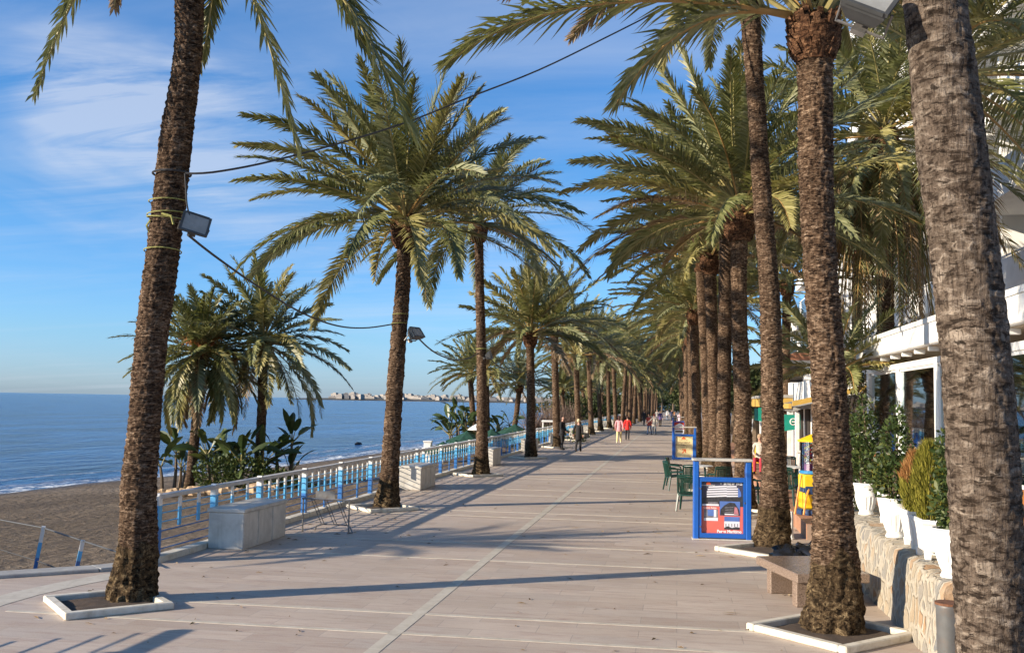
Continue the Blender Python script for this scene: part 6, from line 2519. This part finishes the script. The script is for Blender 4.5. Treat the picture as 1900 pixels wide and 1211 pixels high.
def person(label, loc, rz, h, top_c, leg_c, hair_c, shoe_c=(.03, .025, .02), stride=.25, sit=False, arms='swing', bald=False, long_coat=False, hairlen=.0, lean=0.0, hat=None):
    t = thing('person', label, 'person', loc, rz, None)
    k = h / 1.72
    V = Vector
    hip = .90 if not sit else .50
    def L(x, y, z):
        return V((x * k, y * k - lean * max(0, z - hip), z * k))
    # legs: facing -Y
    legs = []
    for sg, f in ((-1, 1), (1, -1)):
        if sit:
            legs.append([L(sg * .09, 0, hip), L(sg * .11, -.42, hip + .02), L(sg * .11, -.40, .08), L(sg * .11, -.40, .05), L(sg * .12, -.54, .035)])
        else:
            s_ = stride * f
            legs.append([L(sg * .09, 0, hip - .02), L(sg * .095, -s_ * .42 - .02, .49), L(sg * .10, -s_ * .72 + (.10 if s_ < 0 else 0), .09 + (.03 if s_ < 0 else 0)), L(sg * .10, -s_ * .72 + (.10 if s_ < 0 else 0) + .03, .05), L(sg * .11, -s_ * .72 + (.10 if s_ < 0 else 0) - .13, .03)])
    sh_z = hip + .52
    arms_ = []
    for sg, f in ((-1, -1), (1, 1)):
        S0 = L(sg * .18, 0, sh_z)
        if arms == 'front':
            E, Wt = L(sg * .24, -.02, sh_z - .28), L(sg * .07, -.20, sh_z - .44)
        elif arms == 'reach' and sg < 0:
            E, Wt = L(sg * .33, -.10, sh_z - .20), L(sg * .52, -.22, sh_z - .36)
        elif arms == 'bag' and sg > 0:
            E, Wt = L(sg * .27, .03, sh_z - .27), L(sg * .30, -.06, sh_z - .50)
        elif sit:
            E, Wt = L(sg * .25, -.05, sh_z - .27), L(sg * .14, -.30, sh_z - .34)
        else:
            q = stride * f * .5
            E, Wt = L(sg * .245, -q * .4 + .03, sh_z - .28), L(sg * .25, -q - .05, sh_z - .52)
        arms_.append((S0, E, Wt))
    neck, headb, headm, headt = L(0, -.01, hip + .60), L(0, -.02, hip + .68), L(0, -.03, hip + .76), L(0, -.015, hip + .835)
    vs = [L(0, 0, hip), L(0, .005, hip + .18), L(0, 0, hip + .38), L(0, 0, hip + .53), neck, headb, headm, headt, L(0, -.115, hip + .745)]
    rd = [(.13 * k, .11 * k), (.115 * k, .09 * k), (.14 * k, .10 * k), (.075 * k, .07 * k), .05 * k, .062 * k, .082 * k, .062 * k, .014 * k]
    ed = [(0, 1), (1, 2), (2, 3), (3, 4), (4, 5), (5, 6), (6, 7), (6, 8)]
    for sg, a in zip((-1, 1), arms_):
        b = len(vs)
        S0, E, Wt = a
        d = (Wt - E).normalized()
        pm = Wt + d * .075 * k
        vs += [S0, E, Wt, pm]
        rd += [.055 * k, .042 * k, .028 * k, .033 * k]
        ed += [(3, b), (b, b + 1), (b + 1, b + 2), (b + 2, b + 3)]
        sd = d.cross(V((0, 1, 0))).normalized()
        for q in range(4):
            e0 = pm + sd * (.024 - .016 * q) * k + d * .035 * k
            e1 = e0 + (d * (.05, .058, .054, .042)[q] + V((0, -.018, 0))) * k
            n0 = len(vs)
            vs += [e0, e1]
            rd += [.0095 * k, .008 * k]
            ed += [(b + 3, n0), (n0, n0 + 1)]
        n0 = len(vs)
        vs += [Wt + sd * .035 * k + d * .04 * k, Wt + sd * .05 * k + d * .085 * k]
        rd += [.011 * k, .009 * k]
        ed += [(b + 2, n0), (n0, n0 + 1)]
    for lg in legs:
        b = len(vs)
        vs += lg[:4] + [lg[4]]
        rd += [.082 * k, .055 * k, .038 * k, .038 * k, .032 * k]
        ed += [(0, b), (b, b + 1), (b + 1, b + 2), (b + 2, b + 3), (b + 3, b + 4)]
    skinned('body', vs, ed, rd, 0, SKIN, t)
    # jacket
    drop = -.34 if long_coat else -.07
    vs = [L(0, .0, hip + drop), L(0, 0, hip + .02), L(0, .005, hip + .18), L(0, 0, hip + .38), L(0, 0, hip + .53), L(0, -.01, hip + .585)]
    rd = [(.185 * k, .145 * k), (.172 * k, .14 * k), (.15 * k, .12 * k), (.17 * k, .13 * k), (.10 * k, .09 * k), .066 * k]
    ed = [(0, 1), (1, 2), (2, 3), (3, 4), (4, 5)]
    for a in arms_:
        b = len(vs)
        S0, E, Wt = a
        vs += [S0, E, E.lerp(Wt, .55), Wt]
        rd += [.078 * k, .060 * k, .052 * k, .046 * k]
        ed += [(4, b), (b, b + 1), (b + 1, b + 2), (b + 2, b + 3)]
    skinned('jacket', vs, ed, rd, 1, cloth(top_c), t)
    vs = [L(0, 0, hip + .06), L(0, 0, hip - .03)]
    rd = [(.142 * k, .122 * k), (.15 * k, .13 * k)]
    ed = [(0, 1)]
    for lg in legs:
        b = len(vs)
        vs += [lg[0] + V((0, 0, -.04)), lg[1], lg[2], lg[3] + V((0, 0, .01))]
        rd += [.102 * k, .072 * k, .060 * k, .058 * k]
        ed += [(1, b), (b, b + 1), (b + 1, b + 2), (b + 2, b + 3)]
    skinned('trousers', vs, ed, rd, 0, cloth(leg_c), t)
    for lg in legs:
        mb = MB()
        a = (lg[3] + lg[4]) / 2
        mb.blob((a.x, a.y, max(.045, a.z)), (.048 * k, .145 * k, .045), 0, 6, 10, .05)
        local(t, 'shoe', mb, cloth(shoe_c), True)
    mb = MB()
    hc = headm + V((0, .022, .028)) * k
    if not bald:
        mb.blob(hc, (.098 * k, .105 * k, .105 * k), 3, 9, 12, .18)
        if hairlen:
            mb.blob(hc + V((0, .035, -.09)) * k, (.088 * k, .07 * k, .12 * k + hairlen), 5, 8, 10, .2)
    else:
        mb.blob(hc + V((0, .03, -.055)) * k, (.086 * k, .075 * k, .04 * k), 3, 7, 10, .1)
    local(t, 'hair', mb, cloth(hair_c), True)
    mb = MB()
    for sg in (-1, 1):
        mb.blob(headm + V((sg * .033, -.083, .012)) * k, (.012 * k, .008 * k, .007 * k), 0, 4, 6, 0)
    mb.box(headm + V((0, -.085, -.048)) * k, (.045 * k, .01, .009))
    local(t, 'face_marks', mb, cloth((.10, .035, .03)))
    return t


def on(px, py):
    return G(px, py)


person('bald man in black standing with hands held in front, beside a seaward palm', on(1043, 834), R(70), 1.78, (.012, .012, .014), (.012, .012, .014), (.12, .09, .07), arms='front', stride=.05, bald=True)
w2 = person('blonde person in a long black coat seen from behind, looking at the sea', on(1073, 837), R(172), 1.66, (.016, .014, .014), (.016, .016, .018), (.60, .50, .30), arms='bag', stride=.1, long_coat=True)
p = on(1089, 822)
t = thing('handbag', 'black bag hanging beside the blonde person in the black coat', 'bag', (p.x, p.y - .2, .35), 0)
mb = MB()
mb.bbox((0, 0, .17), (.32, .14, .30), .03)
local(t, 'body', mb, cloth((.012, .012, .013)))
mb = MB()
mb.tube([(-.11, 0, .31), (-.09, 0, .46), (0, 0, .53), (.09, 0, .46), (.11, 0, .31)], .012, 5)
local(t, 'strap', mb, cloth((.012, .012, .013)))
person('woman in a pink top and cream trousers walking away down the promenade', on(1148.5, 821.5), R(178), 1.72, (.62, .30, .32), (.72, .58, .30), (.06, .025, .02), (.7, .66, .6), stride=.22, hairlen=.06)
person('person in a bright red jacket and black trousers walking away', on(1164, 816), R(182), 1.64, (.72, .025, .02), (.016, .014, .016), (.05, .022, .018), stride=-.2)
person('person in a dark red jacket and blue jeans, arm out towards a companion', on(1205, 806), R(-20), 1.72, (.22, .03, .025), (.10, .15, .26), (.05, .02, .015), stride=.2, arms='swing', lean=.12)
person('person in a cream jacket and grey jeans reaching an arm out', on(1214, 806.5), R(-10), 1.68, (.52, .47, .40), (.16, .19, .22), (.20, .03, .02), stride=.12, arms='reach')
person('distant person in violet and brown walking towards the camera', on(1225, 791), R(8), 1.75, (.10, .07, .20), (.13, .09, .05), (.10, .06, .04), stride=.2)
person('distant person in dark clothes beside the seaward trunks', on(1195, 789), R(30), 1.75, (.03, .03, .035), (.05, .05, .06), (.04, .03, .02), stride=.15)
person('orange-haired person in black and red behind the farthest poster stand', on(1251.5, 796), R(0), 1.70, (.02, .018, .022), (.40, .04, .05), (.55, .22, .05), stride=.2, hairlen=.05)
person('distant person in a pale pink top behind the farthest poster stand', on(1261, 793), R(5), 1.66, (.62, .46, .52), (.10, .11, .16), (.05, .04, .03), stride=.15)
person('distant person in a white top far down the promenade', on(1238, 779), R(0), 1.7, (.62, .62, .62), (.2, .24, .32), (.05, .04, .03), stride=.2)
person('distant person in grey far down the promenade', on(1219, 783), R(170), 1.72, (.30, .28, .27), (.1, .1, .12), (.25, .2, .17), stride=.2)
person('distant person in navy near the inland palms', on(1246, 781), R(20), 1.7, (.03, .04, .10), (.05, .05, .06), (.03, .02, .02), stride=.2)
s = Q(1410, 838, 34)
person('seated person in a patterned pale top and red skirt at the open shop front', (s.x, s.y, .3), R(-15), 1.66, (.46, .42, .36), (.38, .03, .05), (.35, .24, .15), sit=True)
t = thing('yellow_chair', 'yellow chair under the seated person in the patterned top', 'chair', (s.x, s.y, .3), R(-15))
mb = MB()
mb.bbox((0, .02, .37), (.44, .44, .04), .01)
local(t, 'seat', mb, YEL)
mb = MB()
mb.bbox((0, .25, .66), (.44, .04, .5), .01)
local(t, 'backrest', mb, YEL)
for sx in (-1, 1):
    for sy in (-1, 1):
        mb = MB()
        mb.box((sx * .19, .02 + sy * .19, .18), (.045, .045, .36))
        local(t, 'leg', mb, YEL)
